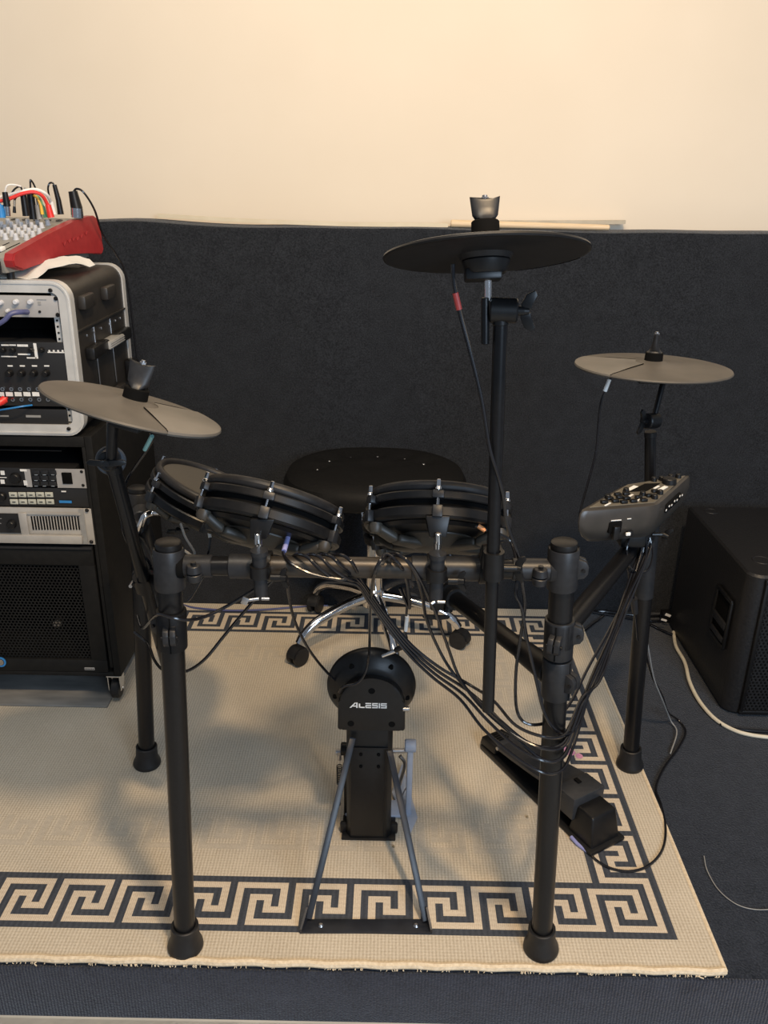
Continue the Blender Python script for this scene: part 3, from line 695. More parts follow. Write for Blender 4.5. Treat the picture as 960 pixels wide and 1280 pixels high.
# lettering, built stroke by stroke
def letter(b, segs, x0, y0, h, sl=0.):
    for pts in segs:
        prism(b, [(x0+px*h+py*h*sl, y0+py*h) for px, py in pts], .0006, AM @ Matrix.Translation((0, 0, .0002)))
def R_(x0, y0, x1, y1): return [(x0, y0), (x1, y0), (x1, y1), (x0, y1)]
b = NB(); h = .0118; y0 = .0500; x = -.041
letter(b, [[(-.12, 0), (.14, 0), (.98, 1), (.72, 1)], [(.72, 1), (1.2, 1), (1.2, 0), (.97, 0), (.97, .80)], R_(.42, .24, 1.1, .42)], x, y0, h); x += 1.40*h
letter(b, [R_(0, 0, .22, .8), R_(0, 0, .95, .2)], x, y0, h); x += 1.08*h
letter(b, [R_(0, 0, .95, .2), R_(.1, .4, .95, .58), R_(0, .78, .95, .96), R_(0, 0, .18, .5)], x, y0, h); x += 1.10*h
S_ = [R_(0, 0, .95, .19), R_(.0, .39, .95, .58), R_(0, .77, .95, .96), R_(.76, .1, .95, .5), R_(0, .48, .19, .85)]
letter(b, S_, x, y0, h); x += 1.10*h
letter(b, [R_(0, 0, .2, .96)], x, y0, h); x += .34*h
letter(b, S_, x, y0, h)
part('lettering', b, 'white', fc, 'white block lettering')
# round pad behind
b = NB(); dn_ = V((0, 1, .10)).normalized(); DM = M4((-.0265, KY+.022, .380), frame(dn_))
lathe(b, [(0, 0), (.056, 0), (.064, .003), (.080, .016), (.0875, .024), (.0885, .030), (.086, .040), (0, .042)], DM, 72); pd = part('round_pad', b, 'plastic', kt)
for a in (-.55, .55, 1.75, 2.65, -1.75, -2.65):
    an = PI/2+a; fr3 = frame(dn_)
    loc = DM @ V((.072*math.cos(an), .072*math.sin(an), .0085)); o_ = DM @ V((.072*math.cos(an)*.93, .072*math.sin(an)*.93, .001))
    b = NB(); cyl(b, loc-dn_*.0015, loc+dn_*.006, .0048, seg=14); part('screw_hole', b, 'void', pd)
b = NB(); cyl(b, (.036, KY+.004, .362), (.048, KY+.004, .362), .005, seg=16); part('jack_nut', b, 'steel', kt)
# tower column
b = NB(); XC = -.026
col = [(-.050, 0), (-.042, -.012), (.034, -.012), (.044, 0), (.044, .022), (-.050, .022)]
prism(b, [(XC+x_, 1.375+y_) for x_, y_ in col], .330, Matrix.Translation((0, 0, .009)), .002); colp = part('column', b, 'plastic', kt)
b = NB(); box(b, (XC-.006, 1.3625, .135), (.070, .003, .225), bev=.002); box(b, (XC-.004, 1.361, .250), (.078, .004, .004), bev=.001); part('column_cover', b, 'plastic', colp)
for x_, z_ in ((-.020, .235), (.016, .235), (-.020, .205), (.016, .205)):
    b = NB(); cyl(b, (XC+x_, 1.362, z_), (XC+x_, 1.3585, z_), .0035, seg=12); part('screw', b, 'void', colp)
for s in (-1, 1):
    b = NB(); box(b, (XC-.003+s*.050, 1.385, .0235), (.024, .012, .028), bev=.005); part('column_foot', b, 'plastic', colp)
b = NB(); box(b, (XC-.003, 1.395, .013), (.115, .07, .006), bev=.002); part('ground_plate', b, 'plastic', colp)
# braces and front base plate
def flatbar(b, p, q, w, t, up):
    d = (q-p); f = frame(d, up); L = d.length
    box(b, (p+q)/2, (w, t, L), f, .0008)
for (u0, v0, u1, v1) in ((441, 922, 386, 1160), (487, 938, 532, 1160)):
    b = NB(); p_ = at(u0, v0, 1.352); q_ = at(u1, v1, 1.150); flatbar(b, p_, V((q_.x, q_.y, .02)), .0035, .0125, V((1, .25, 0))); part('brace', b, 'dark_steel', kt)
b = NB(); pl = atz(376, 1166, .012); pr_ = atz(539, 1166, .012); pbl = atz(384, 1149, .012); pbr = atz(533, 1149, .012)
hexa(b, [V((p.x, p.y, .0095)) for p in (pl, pr_, pbr, pbl)]+[V((p.x, p.y, .013)) for p in (pl, pr_, pbr, pbl)], .001)
for p_, q_ in ((pl, pbl), (pr_, pbr)):
    d = (q_-p_)
    hexa(b, [V((p_.x-.002, p_.y, .0095)), V((p_.x+.002, p_.y, .0095)), V((q_.x+.002, q_.y, .0095)), V((q_.x-.002, q_.y, .0095)), V((p_.x-.002, p_.y, .020)), V((p_.x+.002, p_.y, .020)), V((q_.x+.002, q_.y, .042)), V((q_.x-.002, q_.y, .042))])
bp_ = part('base_plate', b, 'dark_steel', kt)
for u_ in (401, 520):
    b = NB(); c = atz(u_, 1157, .013); cyl(b, c, c+V((0, 0, .004)), .0055, .0035, 14, .0008); part('base_screw', b, 'steel', bp_)
# ================================================================== KICK PEDAL (behind the tower)
kq = thing('kick_pedal', 'silver bass drum pedal standing behind the kick tower', 'drum pedal', (0, 1.47, .009))
b = NB(); cyl(b, at(420, 940, 1.44), at(508, 938, 1.44), .0055, seg=16); part('axle', b, 'steel', kq)
for (u, vt, vb, m, w) in ((513, 932, 1030, 'blue_steel', .016), (433, 936, 1020, 'plastic', .014)):
    b = NB(); t_ = at(u, vt, 1.44); box(b, V((t_.x, 1.44, (t_.z+.012)/2)), (w*.8, .020, t_.z-.012), bev=.003)
    cyl(b, t_+V((-.012, 0, 0)), t_+V((.012, 0, 0)), .014, seg=24, ch=.002); part('upright', b, m, kq)
b = NB(); box(b, ((at(433, 1000, 1.44).x+at(513, 1000, 1.44).x)/2, 1.45, .017), (.145, .05, .008), bev=.003)
hexa(b, [atz(513, 1042, .0095), atz(522, 1022, .0095), at(500, 1000, 1.60)*1+V((0, 0, -at(500, 1000, 1.6).z+.0095)), V((.02, 1.50, .0095)), atz(513, 1042, .02), atz(522, 1022, .02), V((.045, 1.60, .02)), V((.02, 1.50, .02))], .001)
part('frame_base', b, 'blue_steel', kq)
b = NB(); t_ = at(424, 955, 1.43); pts = []
for k in range(70): pts.append(V((t_.x+.0055*math.cos(k*.9), 1.43+.0055*math.sin(k*.9), t_.z-.004-.0007*k)))
tube(b, pts, .0011, 6, 0); part('return_spring', b, 'tube', kq)
b = NB(); cyl(b, V((t_.x, 1.43, t_.z-.05)), V((t_.x, 1.43, t_.z-.085)), .0045, seg=14, ch=.001); cyl(b, V((t_.x, 1.43, t_.z-.085)), V((t_.x, 1.43, t_.z-.11)), .0025, seg=10); cyl(b, V((t_.x, 1.43, t_.z+.012)), V((t_.x, 1.43, t_.z+.026)), .005, seg=14); part('spring_bolt', b, 'steel', kq)
b = NB(); hexa(b, [V((-.055, 1.47, .055)), V((.0, 1.47, .055)), V((.01, 1.75, .02)), V((-.065, 1.75, .02)), V((-.055, 1.47, .061)), V((.0, 1.47, .061)), V((.01, 1.75, .026)), V((-.065, 1.75, .026))], .002); part('footboard', b, 'steel', kq)
b = NB(); hexa(b, [V((-.07, 1.74, .0095)), V((.015, 1.74, .0095)), V((.015, 1.80, .0095)), V((-.07, 1.80, .0095)), V((-.07, 1.74, .022)), V((.015, 1.74, .022)), V((.015, 1.80, .018)), V((-.07, 1.80, .018))], .002); box(b, (-.028, 1.62, .0125), (.016, .26, .004), bev=.001); part('heel_plate', b, 'plastic', kq)
b = NB(); tube(b, [V((-.028, 1.44, .20)) if False else at(464, 938, 1.44), at(464, 900, 1.47), at(466, 850, 1.50)], .004, 10, 4); part('beater_rod', b, 'steel', kq)
b = NB(); c = at(466, 824, 1.50); cyl(b, c+V((0, -.022, 0)), c+V((0, .022, 0)), .021, .019, 28, .005); part('beater_head', b, M['paper'], kq, 'white felt beater head')
b = NB(); tube(b, [at(500, 945, 1.46), at(506, 955, 1.46), at(501, 975, 1.46), at(498, 985, 1.46)], .004, 10, 5); tube(b, [at(500, 1000, 1.50), at(508, 985, 1.46), at(512, 992, 1.46)], .0018, 6, 4); part('cam_lever', b, 'steel', kq)
# ================================================================== HI-HAT PEDAL
hp = thing('hi_hat_pedal', 'black electronic hi-hat foot pedal lying diagonally near the right edge of the rug', 'foot pedal', (.36, 1.5, .009))
P0 = atz(604, 938, .01); P1 = atz(747, 1062, .01)
# axis from heel end (far left) to toe block (near right)
ctrH = (atz(587, 940, .012)+atz(640, 918, .012))/2; ctrT = (atz(716, 1062, .012)+atz(783, 1040, .012))/2
hd = (ctrT-ctrH); hd.z = 0; HL = hd.length; hd.normalize(); hs = V((-hd.y, hd.x, 0))   # hs points to the far right side
def hpnt(l, s, z): return ctrH+hd*l+hs*s+V((0, 0, z-ctrH.z))
W0, W1 = .036, .050
TE = .024
b = NB(); hexa(b, [hpnt(0, -W0, .0095), hpnt(HL+TE, -W1, .0095), hpnt(HL+TE, W1, .0095), hpnt(0, W0, .0095), hpnt(0, -W0, .024), hpnt(HL+TE, -W1, .020), hpnt(HL+TE, W1, .020), hpnt(0, W0, .024)], .004); part('base_frame', b, 'plastic', hp)
b = NB(); hexa(b, [hpnt(HL+TE-.082, -W1+.008, .015), hpnt(HL+TE-.008, -W1+.008, .015), hpnt(HL+TE-.008, W1-.008, .015), hpnt(HL+TE-.082, W1-.008, .015), hpnt(HL+TE-.072, -W1+.018, .085), hpnt(HL+TE-.024, -W1+.018, .085), hpnt(HL+TE-.024, W1-.014, .085), hpnt(HL+TE-.072, W1-.014, .085)], .005, 3); part('toe_block', b, 'plastic', hp)
b = NB(); hexa(b, [hpnt(-.004, -W0+.002, .022), hpnt(.055, -W0+.002, .026), hpnt(.055, W0-.002, .026), hpnt(-.004, W0-.002, .022), hpnt(.0, -W0+.004, .045), hpnt(.055, -W0+.004, .052), hpnt(.055, W0-.004, .052), hpnt(.0, W0-.004, .045)], .004); hb = part('heel_block', b, 'plastic', hp)
b = NB()
hexa(b, [hpnt(.012, -.020, .0462), hpnt(.062, -.030, .053), hpnt(.062, .030, .053), hpnt(.012, .020, .0462), hpnt(.012, -.020, .0480), hpnt(.062, -.030, .0555), hpnt(.062, .030, .0555), hpnt(.012, .020, .0480)], .001)
part('heel_pad', b, 'pedal_grey', hb)
b = NB()
for k in range(4): l = .018+.009*k; box(b, hpnt(l, 0, .0492+.00015*l/.001), (.003, .030, .0015), Matrix((hd, hs, V((0, 0, 1)))).transposed())
part('grip_rib', b, 'void', hb)
b = NB(); loops = []
for l, w, z, t in ((.058, .032, .054, .008), (.12, .038, .066, .008), (.19, .043, .080, .008), (.255, .045, .094, .010), (.300, .045, .102, .012), (.325, .043, .104, .014)):
    loops.append([b.verts.new(hpnt(l, s*w, z+h_)) for s, h_ in ((-1, 0), (1, 0), (1, -t), (-1, -t))])
for a_, c_ in zip(loops, loops[1:]):
    for k in range(4): b.faces.new((a_[k], a_[(k+1) % 4], c_[(k+1) % 4], c_[k]))
b.faces.new(loops[0]); b.faces.new(loops[-1][::-1]); fb = part('footboard', b, 'pedal_grey', hp)
b = NB(); hexa(b, [hpnt(.285, -.044, .050), hpnt(.332, -.044, .050), hpnt(.332, .044, .050), hpnt(.285, .044, .050), hpnt(.275, -.0445, .103), hpnt(.333, -.0445, .106), hpnt(.333, .0445, .106), hpnt(.275, .0445, .103)], .003); part('front_flap', b, 'pedal_grey', fb)
b = NB(); c = hpnt(.334, -.0, .075); cyl(b, c, c+hd*.002, .004, seg=12); c2 = hpnt(.29, .005, .1065); box(b, c2, (.016, .010, .002), Matrix((hd, hs, V((0, 0, 1)))).transposed(), .0005); part('footboard_mark', b, 'void', fb)
b = NB(); c = hpnt(.062, -.034, .050); cyl(b, c, c+hs*.068, .0045, seg=12); part('hinge_pin', b, 'steel', hp)
# ================================================================== STOOL
ST = V((-.036, 2.19, 0))
st = thing('drum_stool', 'black cushioned stool on a chrome five-star wheeled base, behind the drums', 'stool', (ST.x, ST.y, .009))
b = NB(); SCX, SCY, SZ = -.038, 2.235, .543
def seat_h(a, rr): return 0
rings = []; NS = 64; radial = [(0, .0), (.15, 0), (.3, 0), (.45, 0), (.6, 0), (.75, 0), (.88, -.004), (.96, -.014), (1.0, -.034), (.98, -.055), (.92, -.066), (.0, -.068)]
def outline(a):
    c, s = math.cos(a), math.sin(a)
    return .262*math.copysign(abs(c)**.85, c), (.175 if s > 0 else .205)*math.copysign(abs(s)**.85, s)
tuft = [(x_*.05-.15, .10) for x_ in range(0)]
tufts = [(-.165, -.01), (-.135, .055), (-.075, .085), (.005, .095), (.085, .08), (.14, .045)]
for r_, dz in radial:
    if r_ == 0: rings.append([b.verts.new((SCX, SCY, SZ+dz+.0))]); continue
    rr = []
    for k in range(NS):
        ox, oy = outline(2*PI*k/NS); x_, y_ = ox*r_, oy*r_; z_ = dz+.010*(1-r_*r_)+.02*max(0, y_/.18)*r_
        if dz > -.03: z_ -= sum(.014*math.exp(-((x_-tx)**2+(y_-ty)**2)/.0005) for tx, ty in tufts)
        rr.append(b.verts.new((SCX+x_, SCY+y_, SZ+z_)))
    rings.append(rr)
for a_, c_ in zip(rings, rings[1:]):
    for k in range(NS):
        q = [a_[k % len(a_)], a_[(k+1) % len(a_)], c_[(k+1) % len(c_)], c_[k % len(c_)]]; u_ = []
        for v in q:
            if v not in u_: u_.append(v)
        if len(u_) > 2: b.faces.new(u_)
seat = part('seat', b, 'vinyl', st)
for tx, ty in tufts:
    b = NB(); r_ = math.hypot(tx/.262, ty/.19); z_ = SZ+.010*(1-r_*r_)+.02*max(0, ty/.18)*r_-.012
    lathe(b, [(0, .0045), (.003, .004), (.0048, .002), (.005, -.004)], M4((SCX+tx, SCY+ty, z_)), 16); part('crease_glint', b, 'steel', seat, 'small steel bead standing in for a glint on a tuft crease')  # steel beads stand in for glints on the seat's creases
b = NB(); box(b, (ST.x, ST.y, .478), (.20, .16, .016), bev=.004); box(b, (ST.x+.02, ST.y-.02, .462), (.10, .10, .022), bev=.006); part('seat_plate', b, 'plastic', st)
b = NB(); cyl(b, (ST.x, ST.y, .155), (ST.x, ST.y, .46), .0250, .0250, 32); cyl(b, (ST.x, ST.y, .36), (ST.x, ST.y, .46), .029, .029, 32, .002); part('column', b, 'chrome', st)
b = NB(); cyl(b, (ST.x, ST.y, .125), (ST.x, ST.y, .185), .036, .030, 32, .004); part('hub', b, 'chrome', st)
for k, deg in enumerate((214, 285, 352, 62, 138)):
    a = math.radians(deg); d = V((math.cos(a), math.sin(a), 0)); RL = .255
    b = NB(); o_ = V((ST.x, ST.y, 0))
    tube(b, [o_+d*.02+V((0, 0, .160)), o_+d*.10+V((0, 0, .152)), o_+d*.19+V((0, 0, .128)), o_+d*(RL-.018)+V((0, 0, .098)), o_+d*RL+V((0, 0, .074))], [.0165, .0125], 14, 6)
    lg = part('leg', b, 'chrome', st)
    s = V((-d.y, d.x, 0)); w = o_+d*RL
    sw = random.uniform(-.5, .5)*0+{0: .3, 1: 1.2, 2: -.4, 3: .8, 4: 2.0}[k]; wd = V((math.cos(a+sw), math.sin(a+sw), 0)); ws = V((-wd.y, wd.x, 0)); wc = w+wd*.008+V((0, 0, .037))
    b = NB()
    for sg in (-1, 1): lathe(b, [(0, 0), (.017, 0), (.026, .004), (.0278, .010), (.0278, .016), (.0, .017)], M4(wc+ws*(sg*.003)*1.0, frame(ws*sg)), 28)
    cs = part('caster', b, 'rubber', lg)
    b = NB(); lathe(b, [(.030, -.0145), (.0305, 0), (.030, .0145), (.028, .0145), (.028, -.0145), (.030, -.0145)], M4(wc, frame(ws)), 24, a0=-.3, a1=PI*.95); cyl(b, w+V((0, 0, .055)), w+V((0, 0, .082)), .0085, seg=16); part('caster_hood', b, 'rubber', cs)
# ================================================================== EQUIPMENT RACK (left)
YK = 1.83
XRk = -.690; XLk = -1.30
ek = thing('equipment_rack', 'tall black wheeled equipment rack at the left, filled with audio units', 'equipment rack', (-1., 2.05, .016))
b = NB(); zt_, zb_ = .750, .095
box(b, (XRk-.009, YK+.24, (zt_+zb_)/2), (.018, .48, zt_-zb_), bev=.002); part('side_panel', b, 'rack', ek)
b = NB(); box(b, (XLk+.009, YK+.24, (zt_+zb_)/2), (.018, .48, zt_-zb_), bev=.002); part('side_panel', b, 'rack', ek)
b = NB(); box(b, ((XRk+XLk)/2, YK+.24, zt_-.014), (XRk-XLk-.037, .48, .026), bev=.002); part('top_panel', b, 'rack', ek)
b = NB(); box(b, ((XRk+XLk)/2, YK+.24, zb_+.006), (XRk-XLk-.037, .48, .012), bev=.002); part('bottom_panel', b, 'rack', ek)
b = NB(); box(b, ((XRk+XLk)/2, YK+.47, .42), (XRk-XLk-.037, .012, .60)); part('back_panel', b, 'void', ek)
b = NB(); box(b, (XRk-.0225, YK+.010, (zt_+zb_)/2), (.008, .02, zt_-zb_-.054), bev=.001); part('mounting_rail', b, 'rack', ek)
def caster_r(u, v):
    c = atz(u, v, .016); o = V((c.x-.004, c.y+.025, 0))
    b = NB(); cyl(b, o+V((-.011, 0, .044)), o+V((.011, 0, .044)), .028, seg=24, ch=.004); w = part('caster', b, 'rubber', ek)
    b = NB()
    for s in (-1, 1): box(b, o+V((s*.0155, 0, .066)), (.003, .034, .044), bev=.001)
    box(b, o+V((0, 0, .089)), (.036, .040, .004), bev=.001); cyl(b, o+V((-.018, 0, .044)), o+V((.018, 0, .044)), .004, seg=12); part('caster_fork', b, 'chrome', w)
caster_r(146, 877)
# perforated vent panel
def panel_rect(u0, v0, u1, v1, y): 
    a = at(u0, v0, y); c = at(u1, v1, y); return a.x, a.z, c.x, c.z
px1 = -.722; pz0, pz1 = .108, .462
vp = ek
b = NB(); fw = .030
for (x0, x1, z0, z1_) in ((XLk+.03, px1, pz1-.045, pz1), (XLk+.03, px1, pz0, pz0+.036), (px1-.040, px1, pz0+.036, pz1-.045)):
    box(b, ((x0+x1)/2, YK+.006, (z0+z1_)/2), (x1-x0, .012, z1_-z0), bev=.001)
vent = part('vent_panel', b, 'rack', ek)
b = NB(); box(b, ((XLk+.03+px1)/2, YK+.020, pz1+.003), (px1-XLk-.03, .05, .006), bev=.001); part('vent_panel_lip', b, 'plastic_grey', vent)
# honeycomb: hexagonal holes
b = NB(); hx0, hx1, hz0, hz1 = -1.06, px1-.038, pz0+.034, pz1-.045; pitch = .0092; rh = .0033
ny = int((hz1-hz0)/(pitch*.866)); nxh = int((hx1-hx0)/pitch)
cell = []
for j in range(ny):
    for i in range(nxh):
        cx_ = hx1-(i+.5+(.5 if j % 2 else 0))*pitch; cz_ = hz0+(j+.5)*pitch*.866
        outer = [b.verts.new((cx_+pitch/1.732*1.0*math.cos(PI/6+k*PI/3), YK+.008, cz_+pitch/1.732*math.sin(PI/6+k*PI/3))) for k in range(6)]
        inner = [b.verts.new((cx_+rh*math.cos(PI/6+k*PI/3), YK+.008, cz_+rh*math.sin(PI/6+k*PI/3))) for k in range(6)]
        for k in range(6): b.faces.new((outer[k], outer[(k+1) % 6], inner[(k+1) % 6], inner[k]))
bmesh.ops.remove_doubles(b, verts=b.verts[:], dist=.0003)
part('perforated_mesh', b, 'rack', vent)
b = NB(); c = at(112, 836, YK-.001); box(b, V((c.x, YK-.001, c.z)), (.026, .0015, .0075), bev=.0005); pl_ = part('maker_badge', b, 'panel_grey', vent)
b = NB(); 
for k in range(6): box(b, V((c.x-.010+.004*k, YK-.0021, c.z)), (.0022, .0006, .0035))
part('badge_print', b, 'panel_black', pl_)
b = NB(); c = at(1, 827, YK-.002); lathe(b, [(.010, 0), (.014, .0), (.0145, .003), (.010, .003), (.010, 0)], M4(c, frame((0, -1, 0))), 28); part('lock_ring', b, 'blue', vent, 'blue lock ring')
b = NB(); cyl(b, c, c+V((0, -.004, 0)), .009, seg=20); part('lock_barrel', b, 'steel', vent)
# gear behind the perforated panel that glints through
b = NB(); c = at(75, 775, YK+.06); cyl(b, c, c+V((0, -.02, 0)), .011, seg=24); part('fan_motor', b, 'steel', ek)
# rack units ---------------------------------------------------------------
def unit(name, label, z0, z1_, m, xr=-.718, depth=.30, cat='rack unit', y=YK, xl=XLk+.03, grp_='audio units in the tall rack'):
    t = thing(name, label, cat, ((xl+xr)/2, y+.1, z0), grp_)
    b = NB(); box(b, ((xl+xr)/2, y+.002, (z0+z1_)/2), (xr-xl, .005, z1_-z0-.0015), bev=.0008); part('front_panel', b, m, t)
    b = NB(); box(b, ((xl+xr)/2-.01, y+.006+depth/2, (z0+z1_)/2), (xr-xl-.03, depth, z1_-z0-.004), bev=.001); part('chassis', b, 'panel_black', t)
    return t
def fx(u, v, y=YK): c = at(u, v, y); return c
def rect(b, u0, v0, u1, v1, off, th=.0012, y=YK, bev=0.):
    a = at(u0, v1, y); c = at(u1, v0, y); box(b, ((a.x+c.x)/2, y-off, (a.z+c.z)/2), (abs(c.x-a.x), th, abs(c.z-a.z)), bev=bev)
def rscrews(t, pts, y=YK):
    for u, v in pts:
        b = NB(); c = at(u, v, y); cyl(b, V((c.x, y-.001, c.z)), V((c.x, y-.005, c.z)), .0048, .0038, 14, .001); part('rack_screw', b, 'tube', t)
zz = lambda v: at(60, v, YK).z
# drawer/gap frame under the top
b = NB(); box(b, ((XRk+XLk)/2-.02, YK+.03, zz(566)), (XRk-XLk-.12, .03, .003), bev=.001); part('blank_frame', b, 'plastic', ek)
# unit 1: silver/black controller
t = unit('rack_processor', 'slim audio controller with a silver right end and black switch, uppermost in the tall rack', zz(608), zz(585), 'panel_black', -.7165)
b = NB(); rect(b, 73, 586, 106, 609, .003); part('silver_end', b, 'panel_grey', t); b = NB(); rect(b, 34, 586, 38, 608, .003); part('silver_divider', b, 'panel_grey', t)
b = NB(); rect(b, 79.5, 590, 90, 604, .0045, .003, bev=.001); part('power_switch', b, 'void', t)
b = NB(); c = fx(20, 597); cyl(b, V((c.x, YK-.001, c.z)), V((c.x, YK-.012, c.z)), .0135, .012, 28, .002); part('dial', b, 'plastic', t)
for i in range(3):
    for j in range(3):
        b = NB(); rect(b, 42+i*10.5, 587.3+j*7, 50+i*10.5, 592.3+j*7, .0045, .003, bev=.0008); k_ = part('button', b, 'plastic_grey', t)
        b = NB(); rect(b, 44+i*10.5, 593.0+j*7-.9, 48+i*10.5, 593.6+j*7-.6, .0045, .0006); part('button_mark', b, 'white', k_)
b = NB(); rect(b, 2, 588, 6, 593, .0032); rect(b, 2, 599, 6, 604, .0032); rect(b, 0, 596, 9, 596.6, .0032); rect(b, 26, 586, 34, 588.5, .0032); rect(b, 31, 600, 34.5, 606, .0032); part('panel_print', b, 'white', t)
rscrews(t, [(102.5, 589), (104.5, 606)])
# unit 2: black with ten cream buttons
t = unit('rack_processor', 'black audio unit with two rows of cream buttons, second from top in the tall rack', zz(633.5), zz(609.5), 'panel_black', -.7165)
for i in range(5):
    for j in range(2):
        b = NB(); rect(b, 13+i*11.2+j*1.3, 614.5+j*8.7, 22+i*11.2+j*1.3, 620.5+j*8.7, .0045, .003, bev=.001); k_ = part('button', b, 'buttons', t)
        b = NB(); rect(b, 15.5+i*11.2+j*1.3, 617.2+j*8.7, 19.5+i*11.2+j*1.3, 618.3+j*8.7, .0063, .0004); part('button_mark', b, 'panel_black', k_)
b = NB(); rect(b, 75, 625.3, 90, 628, .0032); part('blue_label', b, 'blue', t); b = NB(); rect(b, 77.5, 613, 83, 614.4, .0032); part('panel_print', b, 'white', t)
b = NB(); c = fx(3, 620); cyl(b, V((c.x, YK-.001, c.z)), V((c.x, YK-.012, c.z)), .011, .010, 28, .002); part('dial', b, 'plastic', t)
# unit 3: silver power amp
t = unit('power_amplifier', 'silver power amplifier with slotted grille, above the perforated panel', zz(680), zz(634.5), 'amp', -.7125)
b = NB(); rect(b, -60, 641.5, 28, 664, .0032, .002); part('control_strip', b, 'panel_black', t)
b = NB(); rect(b, 28.5, 640, 34, 668, .0055, .006, bev=.002); rect(b, 34, 640.5, 101, 642, .0035, .002); rect(b, -60, 668, 104, 675.5, .007, .010, bev=.003); part('raised_moulding', b, 'amp', t)
for k in range(17):
    b = NB(); u_ = 38.5+k*3.62; a_ = at(u_, 645, YK); c_ = at(u_+1.9, 662, YK); box(b, ((a_.x+at(u_+1.9, 645, YK).x)/2, YK-.0012, (a_.z+c_.z)/2), (.0034, .0012, a_.z-c_.z)); part('grille_slot', b, 'void', t)
b = NB(); c = fx(16, 654); cyl(b, V((c.x, YK-.003, c.z)), V((c.x, YK-.016, c.z)), .0115, .0095, 24, .002); part('level_knob', b, 'plastic', t)
b = NB(); c = fx(-22, 654); cyl(b, V((c.x, YK-.003, c.z)), V((c.x, YK-.016, c.z)), .0115, .0095, 24, .002); part('level_knob', b, 'plastic', t)
for q in ((104.5, 636, 104.9, 679, .0034, .0006), (0, 647, 3, 647.6, .0045, .0004), (0, 653, 2.5, 653.6, .0045, .0004)): b = NB(); rect(b, *q); part('panel_print', b, 'grey', t)
rscrews(t, [(109, 637.5), (114.5, 677)])
# ================================================================== FLIGHT CASE on the rack
fcse = thing('flight_case', 'black flight case with a silver rounded frame standing on the tall rack', 'flight case', (-1.0, 2.02, .752))
zc0, zc1 = .752, 1.100; xr0 = -.7055; xr1 = -.688; XLc = -1.30; yb = 2.215
def rr_loop(x0, x1, z0, z1_, r, n=6):
    pts = []
    for cx_, cz_, a0 in ((x1-r, z0+r, -PI/2), (x1-r, z1_-r, 0), (x0+r, z1_-r, PI/2), (x0+r, z0+r, PI)):
        for i in range(n+1): a = a0+PI/2*i/n; pts.append((cx_+r*math.cos(a), cz_+r*math.sin(a)))
    return pts
def skew(x, z): return x + (z-zc0)/(zc1-zc0)*0.004   # near plumb
def shell_ring(b, y0, y1, x0, x1, z0, z1_, r, t):
    o1 = rr_loop(x0, x1, z0, z1_, r); i1 = rr_loop(x0+t, x1-t, z0+t, z1_-t, max(r-t, .004))
    L = [[b.verts.new((skew(x, z), y, z)) for x, z in lp] for lp, y in ((o1, y0), (o1, y1), (i1, y1), (i1, y0))]
    n = len(o1)
    for k in range(4):
        A_, B2 = L[k], L[(k+1) % 4]
        for i in range(n): b.faces.new((A_[i], A_[(i+1) % n], B2[(i+1) % n], B2[i]))
b = NB(); shell_ring(b, YK+.014, yb-.012, XLc, xr0+.0015, zc0+.003, zc1-.003, .036, .008); shl = part('shell', b, 'case', fcse)
b = NB(); shell_ring(b, YK-.004, YK+.020, XLc-.003, xr0+.0045, zc0, zc1, .040, .026); part('front_frame', b, 'alu', fcse)
b = NB(); shell_ring(b, YK-.006, YK-.003, XLc-.001, xr0+.001, zc0+.004, zc1-.004, .037, .004); part('frame_bead', b, 'alu', fcse)
b = NB(); shell_ring(b, yb-.016, yb+.006, XLc-.003, xr0+.0045, zc0, zc1, .040, .024); part('rear_frame', b, 'alu', fcse)
b = NB(); box(b, ((XLc+xr0)/2, yb, (zc0+zc1)/2), (xr0-XLc-.02, .006, zc1-zc0-.02)); part('rear_lid', b, 'case', fcse)
xs_ = xr0+.0035
def sbox(b, y0, y1, z0, z1_, out, bev=.003): box(b, (xs_+out/2, (y0+y1)/2, (z0+z1_)/2), (out, y1-y0, z1_-z0), bev=bev)
for y0_, y1_ in ((YK+.045, YK+.115), (YK+.20, YK+.27)):
    b = NB(); sbox(b, y0_, y1_, 1.030, 1.062, .020, .006); part('moulded_stacking_block', b, 'case', fcse)
for y0_, y1_ in ((YK+.045, YK+.115), (YK+.20, YK+.27)):
    b = NB(); sbox(b, y0_, y1_, .790, .815, .020, .006); part('moulded_stacking_block', b, 'case', fcse)
b = NB(); sbox(b, YK+.02, yb-.02, .985, .990, .006, .001); part('moulded_rib', b, 'case', fcse)
b = NB(); sbox(b, YK+.055, YK+.17, .915, .945, .024, .006); hd1 = part('handle', b, 'plastic', fcse)
b = NB(); sbox(b, YK+.24, YK+.345, .915, .945, .024, .006); part('handle_end', b, 'plastic', hd1)
b = NB(); sbox(b, YK+.15, YK+.26, .922, .941, .030, .003)
for k in range(3): box(b, (xs_+.0305, YK+.205, .9265+.005*k), (.002, .108, .002), bev=.0006)
part('handle_grip', b, 'grey', hd1)
b = NB()
for yy in (.08, .13, .18, .24, .29, .33): sbox(b, YK+yy-.003, YK+yy+.003, .965, .971, .003, .001)
for yy in (.13, .25): sbox(b, YK+yy-.003, YK+yy+.003, .82, .98, .0025, .001)
part('rivet_strip', b, 'steel', fcse)
b = NB(); sbox(b, yb-.06, yb-.025, .80, .86, .030, .006); part('latch', b, 'plastic', fcse)
